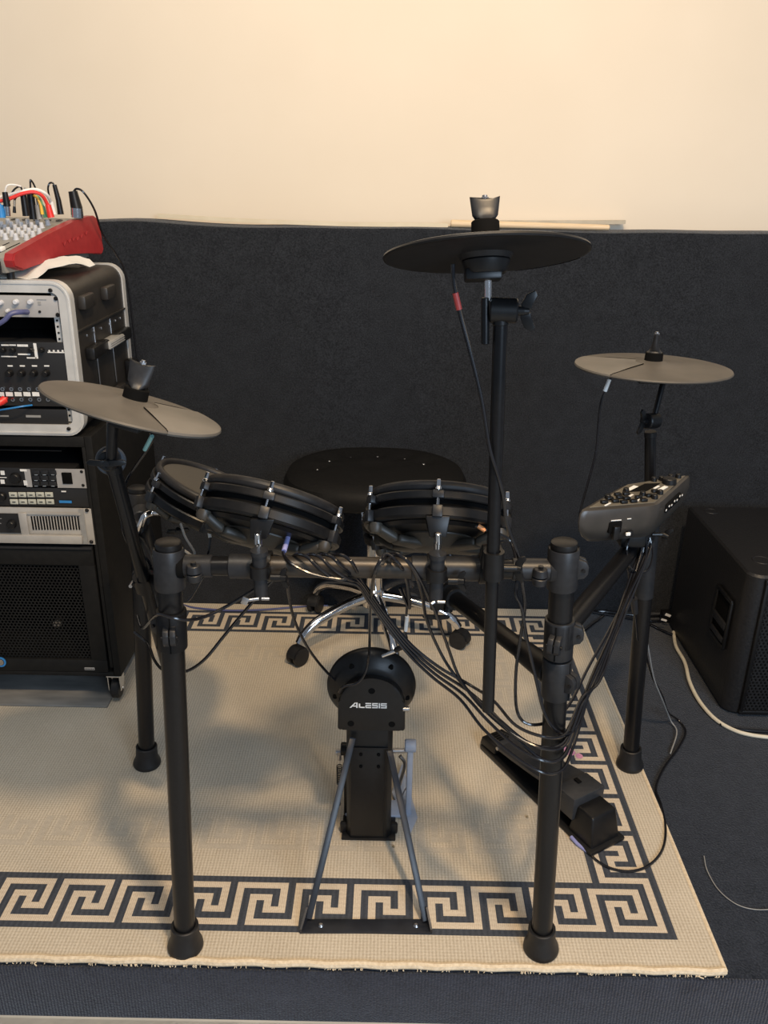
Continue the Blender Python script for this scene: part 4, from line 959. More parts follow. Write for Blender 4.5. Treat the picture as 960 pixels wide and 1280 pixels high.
# rack ears inside case
b = NB(); xe = xr0-.026
box(b, (xe-.006, YK+.012, (zc0+zc1)/2), (.012, .003, zc1-zc0-.06)); rl = part('ear_rail', b, 'alu', fcse)
b = NB()
for k in range(20): c = V((xe-.006, YK+.010, zc0+.045+k*.0135)); cyl(b, c, c+V((0, -.0012, 0)), .0024, seg=8)
part('rail_holes', b, 'void', rl)
b = NB(); box(b, ((XLc+xr0)/2, YK+.20, (zc0+zc1)/2), (xr0-XLc-.06, .002, zc1-zc0-.06)); part('inner_dark', b, 'void', fcse)
for u, v in ((63, 363), (86, 536)):
    b = NB(); c = at(u, v, YK-.005); cyl(b, c+V((0, .003, 0)), c+V((0, -.003, 0)), .0045, seg=14, ch=.001); part('corner_bolt', b, 'plastic', fcse)
zc = lambda v: at(40, v, YK).z
xu = at(66, 384, YK).x
t = unit('rack_preamp', 'silver preamp panel with white knobs and an indigo plug, top of the flight case', zc(397), zc(369), 'panel_grey', xu+.012, .12, grp_='audio units in the flight case', xl=XLc+.03)
for u, v, r in ((2, 378, .006), (21, 377, .0062), (39, 377, .0062), (11, 388, .0045), (-14, 378, .006)):
    b = NB(); c = at(u, v, YK); cyl(b, V((c.x, YK-.001, c.z)), V((c.x, YK-.012, c.z)), r, r*.8, 18, .001); part('knob', b, 'knob', t)
for q in ((46, 374, 58, 374.5, .0012), (48, 377, 51, 381, .0012)): b = NB(); rect(b, *q); part('panel_print', b, 'grey', t)
b = NB(); c = at(50, 389.5, YK); cyl(b, V((c.x, YK, c.z)), V((c.x, YK-.003, c.z)), .0028, seg=12); part('indicator', b, 'plastic', t)
rscrews(t, [(70, 373), (72.5, 393.5)])
b = NB(); tube(b, [at(34, 390, YK-.008), at(26, 390, YK-.035), at(14, 392, YK-.05), at(6, 400, YK-.055), at(-6, 408, YK-.055)], [.0062, .0045], 10, 5); single('patch_cable', b, 'indigo', 'indigo plug and cable in the silver preamp panel of the flight case', 'cable', 'cables at the equipment rack')
t = unit('rack_mixer', 'black rack mixer with rows of knobs and sockets, middle of the flight case', zc(508), zc(427), 'panel_black', at(82, 465, YK).x+.004, .15, grp_='audio units in the flight case', xl=XLc+.03)
for i in range(4):
    for v in (466, ):
        b = NB(); c = at(13+i*15.2, v, YK); cyl(b, V((c.x, YK-.001, c.z)), V((c.x, YK-.016, c.z)), .0085, .0062, 18, .001); part('knob', b, 'plastic', t)
for u in (5, 17, 40, 53):
    b = NB(); c = at(u, 437, YK); cyl(b, V((c.x, YK-.001, c.z)), V((c.x, YK-.012, c.z)), .0062, .005, 16, .001); part('knob', b, 'plastic', t)
for i in range(6):
    for j in range(2):
        b = NB(); c = at(4+i*11+j*1.8, 486+j*13, YK); y_ = YK-.001
        lathe(b, [(.0026, 0), (.0044, 0), (.0046, .003), (.0026, .003), (.0026, -.004)], M4((c.x, y_, c.z), frame((0, -1, 0))), 18); k_ = part('jack_socket', b, 'chrome', t)
b = NB()
for i in range(5): rect(b, -4+i*11+(i > 0)*1, 490, 5+i*11, 495, .0012, .0006)
rect(b, 2, 430.5, 11, 432, .0012); rect(b, 12, 430.5, 20, 432, .0012); rect(b, 22, 430.5, 35, 433, .0012); rect(b, 2, 445, 21, 446, .0012); rect(b, 23, 442, 38, 443.5, .0012); rect(b, 34, 446.5, 46, 448, .0012)
rect(b, 60, 440, 82, 440.8, .0012); rect(b, 44.5, 429, 45.4, 448, .0012)
for i in range(4): rect(b, 10+i*15.2, 456.5, 16+i*15.2, 458, .0012); rect(b, 61+i*5.5, 437.5, 63+i*5.5, 439.5, .0012)
part('panel_print', b, 'white', t)
b = NB(); tube(b, [at(6, 499, YK-.02), at(0, 503, YK-.03), at(-10, 506, YK-.04)], [.009, .007], 12, 5); tube(b, [at(8, 498, YK), at(6, 499, YK-.02)], .004, 10, 0); single('patch_cable', b, 'redc', 'red plug in the lower sockets of the black rack mixer', 'cable', 'cables at the equipment rack')
b = NB(); tube(b, [at(-10, 514, YK-.02), at(10, 511, YK-.03), at(28, 508, YK-.025), at(40, 506.5, YK-.004)], .0020, 8, 5); single('patch_cable', b, 'blue', 'thin blue cable across the lower edge of the black rack mixer', 'cable', 'cables at the equipment rack')
t = unit('rack_receiver', 'dark slim unit with small white print, bottom of the flight case', zc(530), zc(511), 'panel_black', at(84, 520, YK).x, .15, grp_='audio units in the flight case', xl=XLc+.03)
for q in ((33, 519, 51, 521.5, .0012), (-10, 519, 11, 520.5, .0012)): b = NB(); rect(b, *q); part('panel_print', b, 'grey', t)
# ================================================================== MIXING DESK on the flight case
mx = thing('mixing_desk', 'grey audio mixing desk with red side cheeks on top of the flight case', 'mixing desk', (-.95, 2.0, 1.115))
def side(v_u, t_):  # plane of the red cheek: from front (-.800,1.80) to back (-.742,2.17)
    F0 = V((-.800, 1.80, 0)); F1 = V((-.742, 2.17, 0)); return F0+(F1-F0)*t_
F0 = V((-.800, 1.80, 0)); F1 = V((-.742, 2.17, 0)); pn = V(((F1-F0).y, -(F1-F0).x, 0)).normalized()
def chk(u, v, off=0.):
    d = ray(u, v); k = (F0+pn*off-CAM).dot(pn)/d.dot(pn); return CAM+d*k
outl = [(30, 338), (19, 334), (16.5, 326), (18, 317), (28, 311), (60, 293), (90, 278), (108, 271), (118, 269.5), (122, 273), (127, 292), (130, 312), (128, 318), (108, 316.5), (90, 317.5), (72, 321), (50, 330)]
b = NB(); n = len(outl); o1 = [b.verts.new(chk(u, v)) for u, v in outl]; o2 = [b.verts.new(chk(u, v)-pn*.022) for u, v in outl]
b.faces.new(o1); b.faces.new(o2[::-1])
for k in range(n): b.faces.new((o1[k], o2[k], o2[(k+1) % n], o1[(k+1) % n]))
bmesh.ops.bevel(b, geom=[e for e in b.edges if len({v in o1 for v in e.verts}) == 1 and all(v in o1 for v in e.verts)] or [e for e in b.edges if all(v in o1 for v in e.verts)], offset=.003, segments=2, affect='EDGES')
ck = part('side_cheek', b, 'red', mx, 'red moulded side cheek')
b = NB()
for k, (u, v) in enumerate(((78, 303), (84, 300), (89, 297.5), (94, 297), (99, 294), (105, 290))):
    c = chk(u, v, .0004); c2 = chk(u+2.5, v+4, .0004); c3 = chk(u+4, v-1, .0004); tube(b, [c, c2, c3], .0009, 5, 0)
part('embossed_lettering', b, 'red', ck)
# desk body: top surface between front edge and back
def dk(t_, w, z):   # t along depth 0..1, w metres to the left of the cheek, z world
    p = F0+(F1-F0)*t_-pn*(.022+w); return V((p.x, p.y, z))
zf = chk(22, 318).z-.006; zbk = chk(118, 270).z-.006
b = NB(); hexa(b, [dk(.02, .44, zf-.032), dk(.02, 0, zf-.032), dk(.98, 0, zf-.028), dk(.98, .44, zf-.028), dk(.0, .44, zf), dk(.0, 0, zf), dk(.97, 0, zbk), dk(.97, .44, zbk)], .002)
M['desk'] = noise_mat('desk_surface', (.26,.25,.22), (.34,.33,.30), .42, 12, .02, metal=.2, dist=.001)
body = part('desk_body', b, 'desk', mx)
def tp(t_, w, h_=0.): p = dk(t_, w, 0); p.z = zf+(zbk-zf)*t_+h_; return p
sl = (tp(1, 0)-tp(0, 0)).normalized(); nl = V((1, 0, 0)).cross(sl).normalized()
TM = Matrix((sl.cross(nl)*-1, sl, nl)).transposed()
kn = 0
for ci in range(7):
    for ri in range(6):
        t_ = .40+.075*ri; w = .030+.026*ci
        if ci == 0 and ri > 2: continue
        c = tp(t_, w); b = NB(); cyl(b, c, c+nl*.014, .0062, .0048, 12, .0008); cyl(b, c, c+nl*.002, .0072, seg=12); part('knob', b, 'knob', mx)
for ci in range(7):
    w = .03+.026*ci; b = NB(); box(b, tp(.19, w, .0008), (.003, .10, .001), TM); part('fader_slot', b, 'void', mx)
    b = NB(); box(b, tp(.13+.02*(ci*37 % 5), w, .006), (.010, .018, .009), TM, .002); part('fader_cap', b, 'red' if ci % 3 == 1 else 'white', mx)
b = NB()
for ci in range(4): box(b, tp(.55+.05*ci, .014, .0006), (.008, .004, .0008), TM); box(b, tp(.80, .02+.03*ci, .0006), (.014, .010, .0008), TM)
part('panel_print', b, 'white', mx)
for ci in range(6):
    c = tp(.90, .022+.030*ci); b = NB(); lathe(b, [(.004, 0), (.0085, 0), (.0085, .003), (.004, .003), (.004, -.001)], M4(c, TM), 16); part('top_socket', b, 'plastic', mx)
b = NB(); c0_ = dk(.05, .44, zf-.014); box(b, (dk(-.004, .22, zf-.020)), (.43, .004, .026), Matrix.Rotation(math.atan2((F1-F0).x*-1, (F1-F0).y), 3, 'Z')); part('front_lip', b, 'plastic_grey', mx)
b = NB(); cyl(b, dk(.93, .01, zf-.03), dk(.93, .01, 1.100), .008, seg=12); cyl(b, dk(.10, .01, zf-.03), dk(.10, .01, 1.100), .008, seg=12); cyl(b, dk(.93, .40, zf-.03), dk(.93, .40, 1.100), .008, seg=12); cyl(b, dk(.10, .40, zf-.03), dk(.10, .40, 1.100), .008, seg=12); part('rubber_feet', b, 'rubber', mx)
# plugs and leads standing out of the desk, at their true depth
YD = 2.10
def plug(name, label, m, pts, r, lead=None, lm='cable', lr=.0022, extra=None, cat='plug'):
    t = thing(name, label, cat, tuple(pts[0]), 'plugs and leads on the mixing desk')
    b = NB(); tube(b, pts, r, 14, 0); part('plug_body', b, m, t)
    if extra:
        b = NB(); tube(b, extra[1], extra[2], 14, 0); part('metal_collar', b, extra[0], t)
    if lead: b = NB(); tube(b, lead, lr, 8, 6); part('lead', b, lm, t)
    return t
plug('audio_plug', 'thick black plug with silver collar nearest the right rear corner of the mixing desk', 'plastic', [at(96, 261, YD), at(91, 239, YD)], [.014, .0105], [at(91, 241, YD), at(96, 236, YD), at(105, 241, YD), at(118, 262, YD+.02), at(128, 292, YD+.07), at(145, 318, YD+.11), at(158, 346, 2.24), at(168, 420, 2.25), at(176, 490, 2.25), at(181, 520, 2.25)], 'cable', .0026, ('chrome', [at(96.5, 272, YD), at(96, 260, YD)], [.0145, .0145]))
plug('audio_plug', 'slim black plug with looped lead, second from right at the rear of the mixing desk', 'plastic', [at(76, 268, YD), at(73, 250, YD), at(68, 231, YD)], [.0075, .0050], [at(68, 233, YD), at(66, 229, YD), at(62, 229, YD), at(60, 235, YD), at(61, 243, YD+.02), at(64, 262, YD+.04)])
plug('audio_plug', 'bright red lead arching over the mixing desk', 'redc', [at(64, 272, YD-.03), at(60, 256, YD-.03)], [.0080, .0065], [at(60, 257, YD-.03), at(53, 245, YD-.04), at(42, 240, YD-.05), at(28, 242, YD-.06), at(10, 249, YD-.07), at(-12, 254, YD-.08)], 'redc', .0042, cat='lead')
plug('audio_plug', 'white lead arching above the red one over the mixing desk', 'white', [at(68, 268, YD), at(64, 252, YD)], [.006, .0050], [at(64, 253, YD), at(58, 243, YD-.02), at(45, 237, YD-.03), at(28, 239, YD-.05), at(10, 244, YD-.05), at(-12, 249, YD-.06)], 'white', .0038, cat='lead')
plug('audio_plug', 'first of two broad black plugs amid the mixing desk leads, the right one', 'plastic', [at(42, 274, YD-.02), at(38, 242, YD-.02)], [.0095, .0085], [at(38, 244, YD-.02), at(38, 232, YD-.02), at(38, 225, YD-.02), at(42, 230, YD), at(46, 240, YD+.02)])
plug('audio_plug', 'second of two broad black plugs amid the mixing desk leads, the left one', 'plastic', [at(33, 270, YD-.05), at(29, 243, YD-.05)], [.0085, .0070], [at(29, 244, YD-.05), at(26, 234, YD-.05), at(20, 235, YD-.04), at(14, 243, YD-.03), at(10, 258, YD)])
plug('audio_plug', 'grey rectangular plug between the black and red plugs of the mixing desk', 'grey', [at(50, 274, YD-.02), at(47, 256, YD-.02)], [.0075, .0065], [at(47, 257, YD-.02), at(45, 245, YD-.02), at(38, 238, YD), at(30, 235, YD)], 'grey')
plug('audio_plug', 'green lead rising between grey plug and red lead on the mixing desk', 'green', [at(57, 272, YD-.01), at(54, 258, YD-.01)], [.005, .004], [at(54, 258, YD-.01), at(49, 247, YD), at(42, 243, YD)], 'green', .0028, cat='lead')
plug('audio_plug', 'yellow lead beside the green one on the mixing desk', 'yellow', [at(53, 268, YD-.03), at(51, 257, YD-.03)], [.004, .0035], [at(51, 257, YD-.03), at(47, 248, YD-.03), at(42, 244, YD-.02)], 'yellow', .0030, cat='lead')
plug('audio_plug', 'blue plug at the far left of the mixing desk', 'blue', [at(2, 272, YD-.08), at(0, 256, YD-.08)], [.010, .008], [at(0, 257, YD-.08), at(-6, 248, YD-.08)], 'blue', .004)
plug('audio_plug', 'dark plug with silver collar on the mixing desk, right of the blue plug', 'plastic', [at(9, 258, YD-.08), at(6, 240, YD-.08)], [.008, .006], [at(6, 241, YD-.08), at(9, 232, YD-.08), at(18, 231, YD-.07), at(26, 233, YD-.06)], 'white', .002, ('chrome', [at(10, 270, YD-.08), at(9, 258, YD-.08)], [.006, .006]))
plug('audio_plug', 'thin black curved lead between the left plugs of the mixing desk', 'plastic', [at(18, 266, YD-.07), at(18, 258, YD-.07)], [.004, .003], [at(18, 259, YD-.07), at(19, 248, YD-.06), at(26, 242, YD-.05)], 'cable', .0026, cat='lead')
# papers under the desk
b = NB()
fr_p = [at(-12, 351, 1.845), at(18, 347, 1.845), at(34, 351, 1.845), at(47, 352, 1.85), at(60, 336, 1.88), at(95, 328.5, 1.94), at(112, 333, 1.98), at(119, 331, 1.99)]
bk_p = [at(-12, 338, 1.90), at(18, 338, 1.90), at(32, 336, 1.905), at(42, 330, 1.91), at(56, 325, 1.93), at(80, 320, 1.98), at(100, 320, 2.02), at(112, 324, 2.03)]
r0 = [b.verts.new((p.x, p.y, max(p.z, 1.1015))) for p in fr_p]; r1 = [b.verts.new((p.x, p.y, max(p.z, 1.103))) for p in bk_p]
for k in range(7): b.faces.new((r0[k], r0[k+1], r1[k+1], r1[k]))
bmesh.ops.subdivide_edges(b, edges=b.edges[:], cuts=3, use_grid_fill=True)
for v in b.verts: v.co.z += .0008*math.sin(v.co.x*140+v.co.y*90)
bmesh.ops.solidify(b, geom=b.faces[:], thickness=.0008)
single('paper_sheet', b, 'paper', 'crumpled pale paper sheet under the mixing desk', 'paper')
# ================================================================== SUBWOOFER (right)
sw = thing('subwoofer', 'large black loudspeaker cabinet on the carpet at the right edge', 'loudspeaker', (1.15, 2.05, 0))
xL, yF, yB, hT = .905, 1.845, 2.315, .412; xRt = 1.40
b = NB(); rc = .035
def swl(z, ins=0.):
    pts = [(xL+ins, yB-ins), (xL+ins, yF+rc)]
    for i in range(1, 7): a = PI+PI/2*i/6; pts.append((xL+rc+(rc-ins)*math.cos(a), yF+rc+(rc-ins)*math.sin(a)))
    pts += [(xRt-ins, yF+ins), (xRt-ins, yB-ins)]
    return [b.verts.new((x, y, z)) for x, y in pts]
Ls = [swl(.004, .004), swl(.009), swl(hT-.006), swl(hT, .005)]
for a_, c_ in zip(Ls, Ls[1:]):
    n = len(a_)
    for k in range(n): b.faces.new((a_[k], a_[(k+1) % n], c_[(k+1) % n], c_[k]))
b.faces.new(Ls[0][::-1]); b.faces.new(Ls[-1])
cab = part('cabinet', b, 'speaker', sw)
# grille wraps the front
b = NB(); N_ = 0
gx0, gx1 = xL+rc+.010, xRt-.03
pit = .0105
for j in range(int(.37/(pit*.866))):
    for i in range(int((gx1-gx0)/pit)):
        cx_ = gx0+(i+.5+(.5 if j % 2 else 0))*pit; cz_ = .022+(j+.5)*pit*.866
        if cx_ > 1.22: continue
        o_ = [b.verts.new((cx_+pit/1.732*math.cos(PI/6+k*PI/3), yF-.010, cz_+pit/1.732*math.sin(PI/6+k*PI/3))) for k in range(6)]
        i_ = [b.verts.new((cx_+.0036*math.cos(PI/6+k*PI/3), yF-.010, cz_+.0036*math.sin(PI/6+k*PI/3))) for k in range(6)]
        for k in range(6): b.faces.new((o_[k], o_[(k+1) % 6], i_[(k+1) % 6], i_[k]))
bmesh.ops.remove_doubles(b, verts=b.verts[:], dist=.0003)
part('grille', b, 'speaker', sw)
b = NB(); box(b, ((xL+rc+.006), yF-.005, hT/2), (.010, .012, hT-.03), bev=.003); box(b, ((xL+rc+xRt)/2, yF-.005, .014), (xRt-xL-rc, .012, .012), bev=.003); box(b, ((xL+rc+xRt)/2, yF-.005, hT-.014), (xRt-xL-rc, .012, .014), bev=.003); part('grille_rim', b, 'plastic', sw)
# recessed handle on the left side
hy = (at(897, 780, 1.9).y); 
hc = V((xL-.001, 1.955, .235))
b = NB(); box(b, hc, (.008, .085, .125), bev=.003); hc_ = part('handle_recess', b, 'void', sw)
b = NB(); box(b, hc+V((-.005, 0, .068)), (.008, .10, .012), bev=.003); box(b, hc+V((-.005, 0, -.068)), (.008, .10, .012), bev=.003); box(b, hc+V((-.005, .048, 0)), (.008, .012, .14), bev=.003); box(b, hc+V((-.005, -.048, 0)), (.008, .012, .14), bev=.003); part('handle_frame', b, 'plastic', hc_)
b = NB(); box(b, hc+V((-.006, 0, -.010)), (.010, .086, .022), bev=.004); part('grab_bar', b, 'plastic_grey', hc_); b = NB(); box(b, hc+V((-.008, 0, -.050)), (.006, .082, .016), bev=.003); part('lower_lip', b, 'plastic_grey', hc_)
for u, v, r in ((889, 639, .020), (952, 700, .024)):
    b = NB(); c = atz(u, v, hT); c.y = min(c.y, yB-.03); lathe(b, [(0, -.0005), (r*.8, -.0005), (r*.9, .0012), (r, .0012), (r*1.05, -.0005)], M4((c.x, c.y, hT)), 28); part('stacking_dimple', b, 'speaker', sw)
# ================================================================== CABLES
RC = .0026
def cable(name, label, pts, r=RC, m='cable', tape=None, group='cables of the drum kit', plug_=None, cat='cable', seg=8):
    P = [p if isinstance(p, V) else (at(*p) if len(p) == 3 else p) for p in pts]
    if tape or plug_:
        t = thing(name, label, cat, tuple(P[0]), group)
        b = NB(); tube(b, P, r, seg, 6); part('lead', b, m, t)
        if tape:
            mt_, p0_, p1_ = tape[:3]; b = NB(); tube(b, [at(*p0_), at(*p1_)], r*(tape[3] if len(tape) > 3 else 1.5), 10, 0); part('tape_band', b, mt_, t)
        if plug_:
            for mm, p0_, p1_, rr0, rr1 in plug_: b = NB(); tube(b, [at(*p0_), at(*p1_)] if p0_ else [Z(714, 1046, .016), Z(722, 1055, .0145), Z(734, 1064, .0130)], [rr0, rr1], 12, 0); part('plug', b, mm, t)
        return t
    b = NB(); tube(b, P, r, seg, 6); return single(name, b, m, label, cat, group)
F = .009+RC
Z = atz
cable('audio_cable', 'cable with red tape dropping from the highest cymbal, looping beside the right leg', [(566, 330, 1.06), (567, 350, 1.06), (571, 375, 1.06), (577, 400, 1.06), (589, 445, 1.055), (602, 500, 1.05), (612, 560, 1.045), (622, 592, 1.045), (629, 620, 1.05), (634, 655, 1.06), (648, 695, 1.065), (653, 730, 1.075), (656, 760, 1.09), (650, 800, 1.10), (645, 840, 1.10), (645, 880, 1.10), (652, 900, 1.10), (668, 906, 1.10), (690, 900, 1.13), (712, 880, 1.17), (735, 835, 1.24), (760, 790, 1.32), (785, 740, 1.40), (800, 695, 1.45), (803, 672, 1.47)], tape=('redtape', (569, 366, 1.06), (574, 387, 1.06), 1.5))
cable('audio_cable', 'cable with orange tape running from the front right drum pad behind the upright arm', [(580, 652, 1.15), (592, 656, 1.14), (604, 661, 1.14), (625, 668, 1.14), (640, 680, 1.14), (647, 715, 1.10), (645, 742, 1.09), (652, 760, 1.09), (659, 800, 1.09), (669, 845, 1.085), (680, 890, 1.075), (694, 912, 1.075), (710, 917, 1.09), (722, 903, 1.13), (738, 855, 1.20), (762, 800, 1.30), (788, 740, 1.38), (806, 700, 1.45), (808, 672, 1.47)], tape=('orange', (597, 657, 1.14), (606, 663, 1.14), 1.4), plug_=[('plastic', (578, 650, 1.15), (597, 658, 1.14), .0062, .0034)])
cable('audio_cable', 'cable with blue-violet tape winding from the front left drum pad around the crossbar', [(366, 658, 1.16), (360, 672, 1.155), (354, 690, 1.12), (362, 703, 1.085), (385, 716, 1.077), (410, 722, 1.075), (432, 724, 1.078), (440, 718, 1.10)], tape=('bluetape', (361, 668, 1.155), (355, 689, 1.12), 1.5), plug_=[('grey', (367, 656, 1.16), (361, 669, 1.155), .0058, .0034)])
for k, (u0, du, col) in enumerate(((376, 0, 'first'), (392, 0, 'second'), (407, 0, 'third'), (424, 0, 'fourth'))):
    e = [(446+2*k, 731-2*k, 1.105), (460+2*k, 751-2*k, 1.13), (478+2*k, 776-2*k, 1.15), (508+2*k, 815-3*k, 1.155), (540+3*k, 846-4*k, 1.15), (575+4*k, 874-6*k, 1.14), (605+4*k, 912-k*12, 1.10), (645, 946-k*13, 1.06), (680, 966-k*15, 1.043), (703, 962-k*14, 1.065), (716-k, 935-k*10, 1.10), (728, 895-k*8, 1.16), (740+k*3, 852, 1.22), (757+k*3, 808, 1.29), (775+k*3, 760, 1.36), (790+k*4, 715, 1.43), (801+k*4, 685, 1.47), (800+k*4, 672, 1.48)]
    cable('audio_cable', f'{["lowest","second lowest","third lowest","uppermost"][k]} of four bundled cables sweeping under the front right leg', [(u0-12, 697, 1.115), (u0-4, 693, 1.095), (u0+8, 696, 1.080), (u0+18, 706, 1.074)]+([(u0+32, 717, 1.074), (u0+44, 724, 1.082)] if k < 2 else [])+e)
cable('audio_cable', 'cable looped over the crossbar and hanging down to the round kick pad', [(500, 735, 1.13), (512, 760, 1.13), (508, 722, 1.10), (497, 703, 1.078), (483, 693, 1.09), (474, 703, 1.075), (467, 722, 1.08), (463, 760, 1.16), (462, 800, 1.27), (461, 822, 1.325), (456, 842, 1.33), (446, 854, 1.33), (430, 858, 1.33), (424, 866, 1.335)])
cable('audio_cable', 'cable looping over the crossbar near its right sleeve and falling to the bundle', [(486, 700, 1.077), (492, 694, 1.09), (505, 698, 1.075), (519, 716, 1.078), (528, 745, 1.10), (532, 770, 1.13), (543, 800, 1.15), (562, 835, 1.15), (590, 868, 1.13), (625, 900, 1.08), (655, 925, 1.055), (680, 934, 1.048), (702, 930, 1.07), (716, 905, 1.12), (735, 865, 1.20), (755, 820, 1.28), (778, 765, 1.36), (798, 715, 1.44), (806, 675, 1.475)])
cable('audio_cable', 'second loop over the crossbar right of the stool column, falling steeply', [(480, 698, 1.085), (488, 692, 1.10), (502, 695, 1.078), (518, 712, 1.076), (535, 745, 1.10), (548, 775, 1.12), (562, 815, 1.14), (575, 848, 1.14), (600, 882, 1.12), (640, 918, 1.07), (676, 948, 1.045), (698, 950, 1.05), (712, 930, 1.09), (724, 890, 1.16), (738, 850, 1.22), (760, 800, 1.30), (782, 748, 1.38), (802, 700, 1.46), (812, 675, 1.475)])
cable('audio_cable', 'thin cable falling from the left of the crossbar behind the kick pad', [(352, 700, 1.13), (358, 722, 1.15), (361, 745, 1.17), (368, 775, 1.21), (382, 805, 1.26), (398, 828, 1.31), (414, 846, 1.36), (426, 858, 1.375)])
cable('audio_cable', 'long cable wrapped across the front left leg and rising right to the crossbar', [(172, 770, 1.30), (178, 785, 1.20), (192, 772, 1.10), (200, 768, 1.075), (215, 772, 1.065), (235, 775, 1.075), (256, 771, 1.10), (285, 757, 1.12), (310, 742, 1.12), (335, 727, 1.115), (356, 718, 1.105)])
cable('audio_cable', 'cable hanging in a low bow behind the front left leg up to the crossbar', [(168, 790, 1.40), (185, 805, 1.36), (193, 825, 1.25), (205, 838, 1.15), (225, 840, 1.13), (240, 836, 1.13), (258, 822, 1.13), (280, 795, 1.14), (305, 765, 1.14), (330, 737, 1.13), (352, 715, 1.12)])
cable('audio_cable', 'cable with teal tape hanging from the left cymbal', [(188, 540, 1.16), (190, 550, 1.17), (184, 562, 1.18), (168, 585, 1.20), (158, 602, 1.22), (153, 625, 1.24), (152, 645, 1.25), (154, 665, 1.25), (162, 682, 1.26), (176, 692, 1.27), (188, 706, 1.28), (186, 725, 1.30)], tape=('teal', (190, 545, 1.16), (181, 562, 1.18), 1.5), r=.0022)
cable('audio_cable', 'cable with white tape hanging from the right cymbal to behind the module', [(765, 470, 1.60), (761, 480, 1.60), (752, 500, 1.60), (748, 530, 1.60), (745, 565, 1.59), (736, 600, 1.58), (729, 625, 1.57), (725, 645, 1.56), (730, 665, 1.56)], tape=('white', (762, 474, 1.60), (756, 489, 1.60), 1.7), r=.0024)
cable('audio_cable', 'short cable end with white sleeve hanging below the rear left drum pad', [(258, 650, 1.38), (260, 656, 1.37), (263, 672, 1.36), (261, 688, 1.35), (258, 700, 1.33), (256, 716, 1.31), (250, 728, 1.30), (240, 745, 1.30), (234, 752, 1.30)], tape=('white', (260, 655, 1.37), (262.5, 672, 1.36), 1.6), r=.002)
cable('audio_cable', 'grey cable end behind the cap of the front left leg', [(226, 655, 1.30), (232, 672, 1.26), (243, 690, 1.20), (240, 694, 1.19), (230, 688, 1.18)], r=.0022, m='grey')
cable('audio_cable', 'cable ending in a bright silver jack plug above the round kick pad', [(505, 735, 1.17), (509, 750, 1.18), (508, 768, 1.19), (506, 788, 1.20), (508, 800, 1.20), (498, 810, 1.205)], tape=('white', (509, 770, 1.19), (507, 788, 1.20), 1.5), plug_=[('plastic', (507, 806, 1.20), (494, 813, 1.205), .0055, .0045), ('chrome', (495, 813, 1.205), (478, 820, 1.21), .0040, .0030)], r=.0022)
cable('audio_cable', 'cable with white sleeve looping in front of the module legs down to the floor', [(789, 665, 1.45), (783, 690, 1.43), (786, 720, 1.44), (792, 746, 1.46), (793, 762, 1.47), (795, 775, 1.50), (797, 800, 1.56)], plug_=[('plastic_grey', (792, 748, 1.46), (794, 766, 1.47), .0075, .0060)], r=.0022)
cable('audio_cable', 'thin cable looping under the module beside the bundle', [(783, 688, 1.42), (786, 706, 1.42), (797, 716, 1.43), (810, 712, 1.45), (816, 695, 1.47), (814, 675, 1.48)], r=.0020)
hpb = Z(729, 1058, F)
cable('audio_cable', 'cable curling from the foot pedal over the rug edge to the rear right leg', [Z(735, 1062, .012), Z(745, 1075, .012), Z(765, 1086, .012), Z(790, 1089, .012), Z(812, 1081, .012), Z(828, 1062, .012), Z(832, 1035, .011), Z(826, 1005, .006), Z(820, 985, .004), Z(830, 960, .004), Z(848, 935, .004), Z(857, 915, .004), Z(848, 900, .006), at(835, 890, 1.78), at(828, 870, 1.74), at(815, 845, 1.70), at(808, 820, 1.67), at(806, 800, 1.66), at(800, 775, 1.64), at(797, 760, 1.63)], r=.0028, plug_=[('bluetape', None, None, .0040, .0040)])
cable('audio_cable', 'grey cable running down from the rear right leg to the carpet', [(812, 760, 1.62), (808, 790, 1.63), (812, 820, 1.66), (818, 850, 1.70), (828, 875, 1.74), (838, 900, 1.79), (850, 925, 1.80)][:6]+[Z(846, 915, .005), Z(838, 942, .004)], r=.0018, m='grey')
cable('loose_wire', 'fine loose wire lying on the carpet at the lower right', [Z(880, 1070, .003), Z(884, 1088, .003), Z(898, 1112, .003), Z(920, 1130, .003), Z(945, 1137, .003), Z(975, 1136, .003)], r=.0010, m='grey', group=None)
cable('power_cable', 'thick cream cable curving around the foot of the large loudspeaker', [Z(842, 790, .006), Z(845, 808, .006), Z(856, 828, .006), Z(862, 852, .006), Z(874, 876, .006), Z(893, 898, .006), Z(916, 912, .006), Z(940, 919, .006), Z(975, 923, .006)], r=.0052, m='white_cable', group=None)
cable('power_cable', 'black cable along the foot of the loudspeaker front', [Z(900, 905, .005), Z(915, 910, .005), Z(935, 913, .005), Z(975, 915, .005)], r=.004, group=None)
for k, (pp, lb) in enumerate((([Z(722, 768, .005), Z(750, 764, .005), Z(785, 768, .005), Z(815, 770, .005), Z(840, 768, .005), Z(862, 764, .005)], 'uppermost black cable on the carpet between rug and loudspeaker'), ([Z(735, 764, .010), Z(770, 770, .006), Z(805, 776, .006), Z(835, 776, .008), Z(860, 780, .006)], 'middle black cable on the carpet between rug and loudspeaker'), ([Z(812, 780, .006), Z(828, 788, .006), Z(845, 794, .006), Z(865, 790, .006)], 'short lowest black cable on the carpet beside the loudspeaker'))):
    cable('power_cable', lb, pp, r=.0042, group='cables on the carpet')
cable('power_cable', 'thin dark cable crossing the right end of the rug behind the right leg', [Z(700, 803, .013), Z(716, 799, .013), Z(728, 791, .009), Z(742, 780, .005), Z(756, 768, .005), Z(760, 752, .005)], r=.0024, group='cables on the carpet')
b = NB(); c = Z(835, 775, .004); box(b, c+V((0, 0, .018)), (.05, .03, .03), bev=.004); single('power_socket', b, 'plastic', 'small black power connector with white tags at the back foot of the loudspeaker', 'power connector')
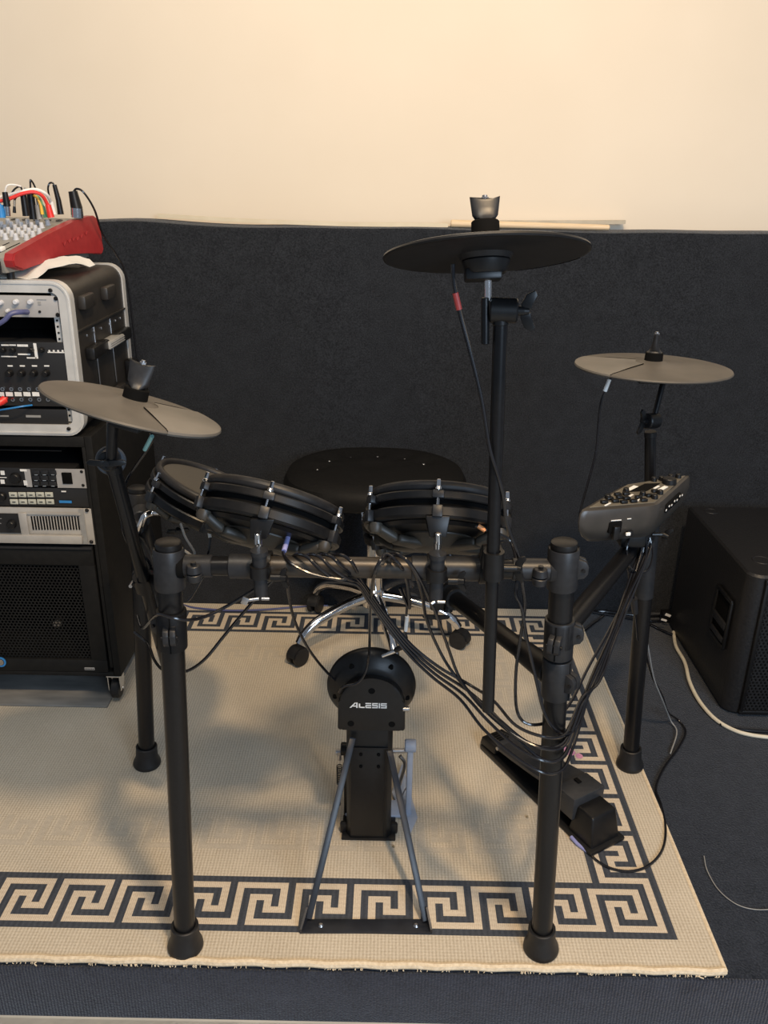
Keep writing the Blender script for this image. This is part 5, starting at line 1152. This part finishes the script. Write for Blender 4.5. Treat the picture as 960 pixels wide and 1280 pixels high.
for (u, v) in ((836, 768), (831, 774)):
    pass
b = NB(); c = at(835, 769, 2.28); box(b, c, (.018, .002, .008), Euler((0, .4, 0)).to_matrix()); c = at(830, 775, 2.27); box(b, c, (.018, .002, .006), Euler((0, .3, 0)).to_matrix()); single('white_tag', b, 'white', 'crumpled white tags on the black power connector by the loudspeaker', 'tag')
cable('floor_cable', 'dark blue cable along the foot of the low wall behind the left of the stool', [Z(228, 756, .006), Z(245, 760, .012), Z(285, 763, .014), Z(330, 762, .014), Z(380, 758, .012), Z(410, 757, .010)], r=.0035, m='indigo', group=None)
# dirt crumbs on the carpet and rug
M['crumb'] = flat('dirt_crumb', (.25,.2,.12), .8)
for (u, v, lb) in ((659, 1021, 'brown crumb on the rug left of the right leg'), (492, 1058, 'dark crumb on the rug in front of the kick tower')):
    b = NB(); bmesh.ops.create_icosphere(b, subdivisions=2, radius=.0028, matrix=Matrix.Translation(Z(u, v, .0115))); single('crumb', b, 'crumb', lb, 'crumb')
# ================================================================== LIGHT AND CAMERA
def area(name, loc, aim, size, power, col, sy=None, spread=PI):
    l = bpy.data.lights.new(name, 'AREA'); l.energy = power; l.color = col; l.shape = 'RECTANGLE'; l.size = size; l.size_y = sy or size; l.spread = spread
    o = bpy.data.objects.new(name, l); COL.objects.link(o); o.location = loc
    o.rotation_euler = (V(aim)-V(loc)).to_track_quat('-Z', 'Y').to_euler(); return o
area('ceiling_lamp', (.36, .30, 2.62), (-.1, 1.6, 0), .13, 42, (1., .72, .43))
area('ceiling_lamp', (1.08, .42, 2.62), (.0, 1.6, 0), .13, 9, (1., .74, .46))
area('window_daylight', (1.5, -1.7, 1.7), (0, 1.8, .5), 1.3, 66, (.62, .79, 1.), 1.2)
area('wall_lamp', (-.3, .6, 2.9), (-.2, 2.6, 1.6), .9, 25, (1., .89, .74))
w = bpy.data.worlds.new('room_light'); w.use_nodes = True; bpy.context.scene.world = w
w.node_tree.nodes['Background'].inputs[0].default_value = (.74, .84, 1., 1); w.node_tree.nodes['Background'].inputs[1].default_value = .22
cd = bpy.data.cameras.new('camera'); co = bpy.data.objects.new('camera', cd); COL.objects.link(co)
cd.sensor_fit = 'VERTICAL'; cd.sensor_height = 36.; cd.lens = CF/1280*36.; cd.clip_start = .02
co.matrix_world = M4(CAM, Matrix((_R2, _U2, -_F)).transposed())
sc = bpy.context.scene; sc.camera = co
sc.view_settings.view_transform = 'Standard'; sc.view_settings.look = 'None'; sc.view_settings.gamma = 1; sc.view_settings.exposure = 0.
sc.view_settings.use_curve_mapping = False
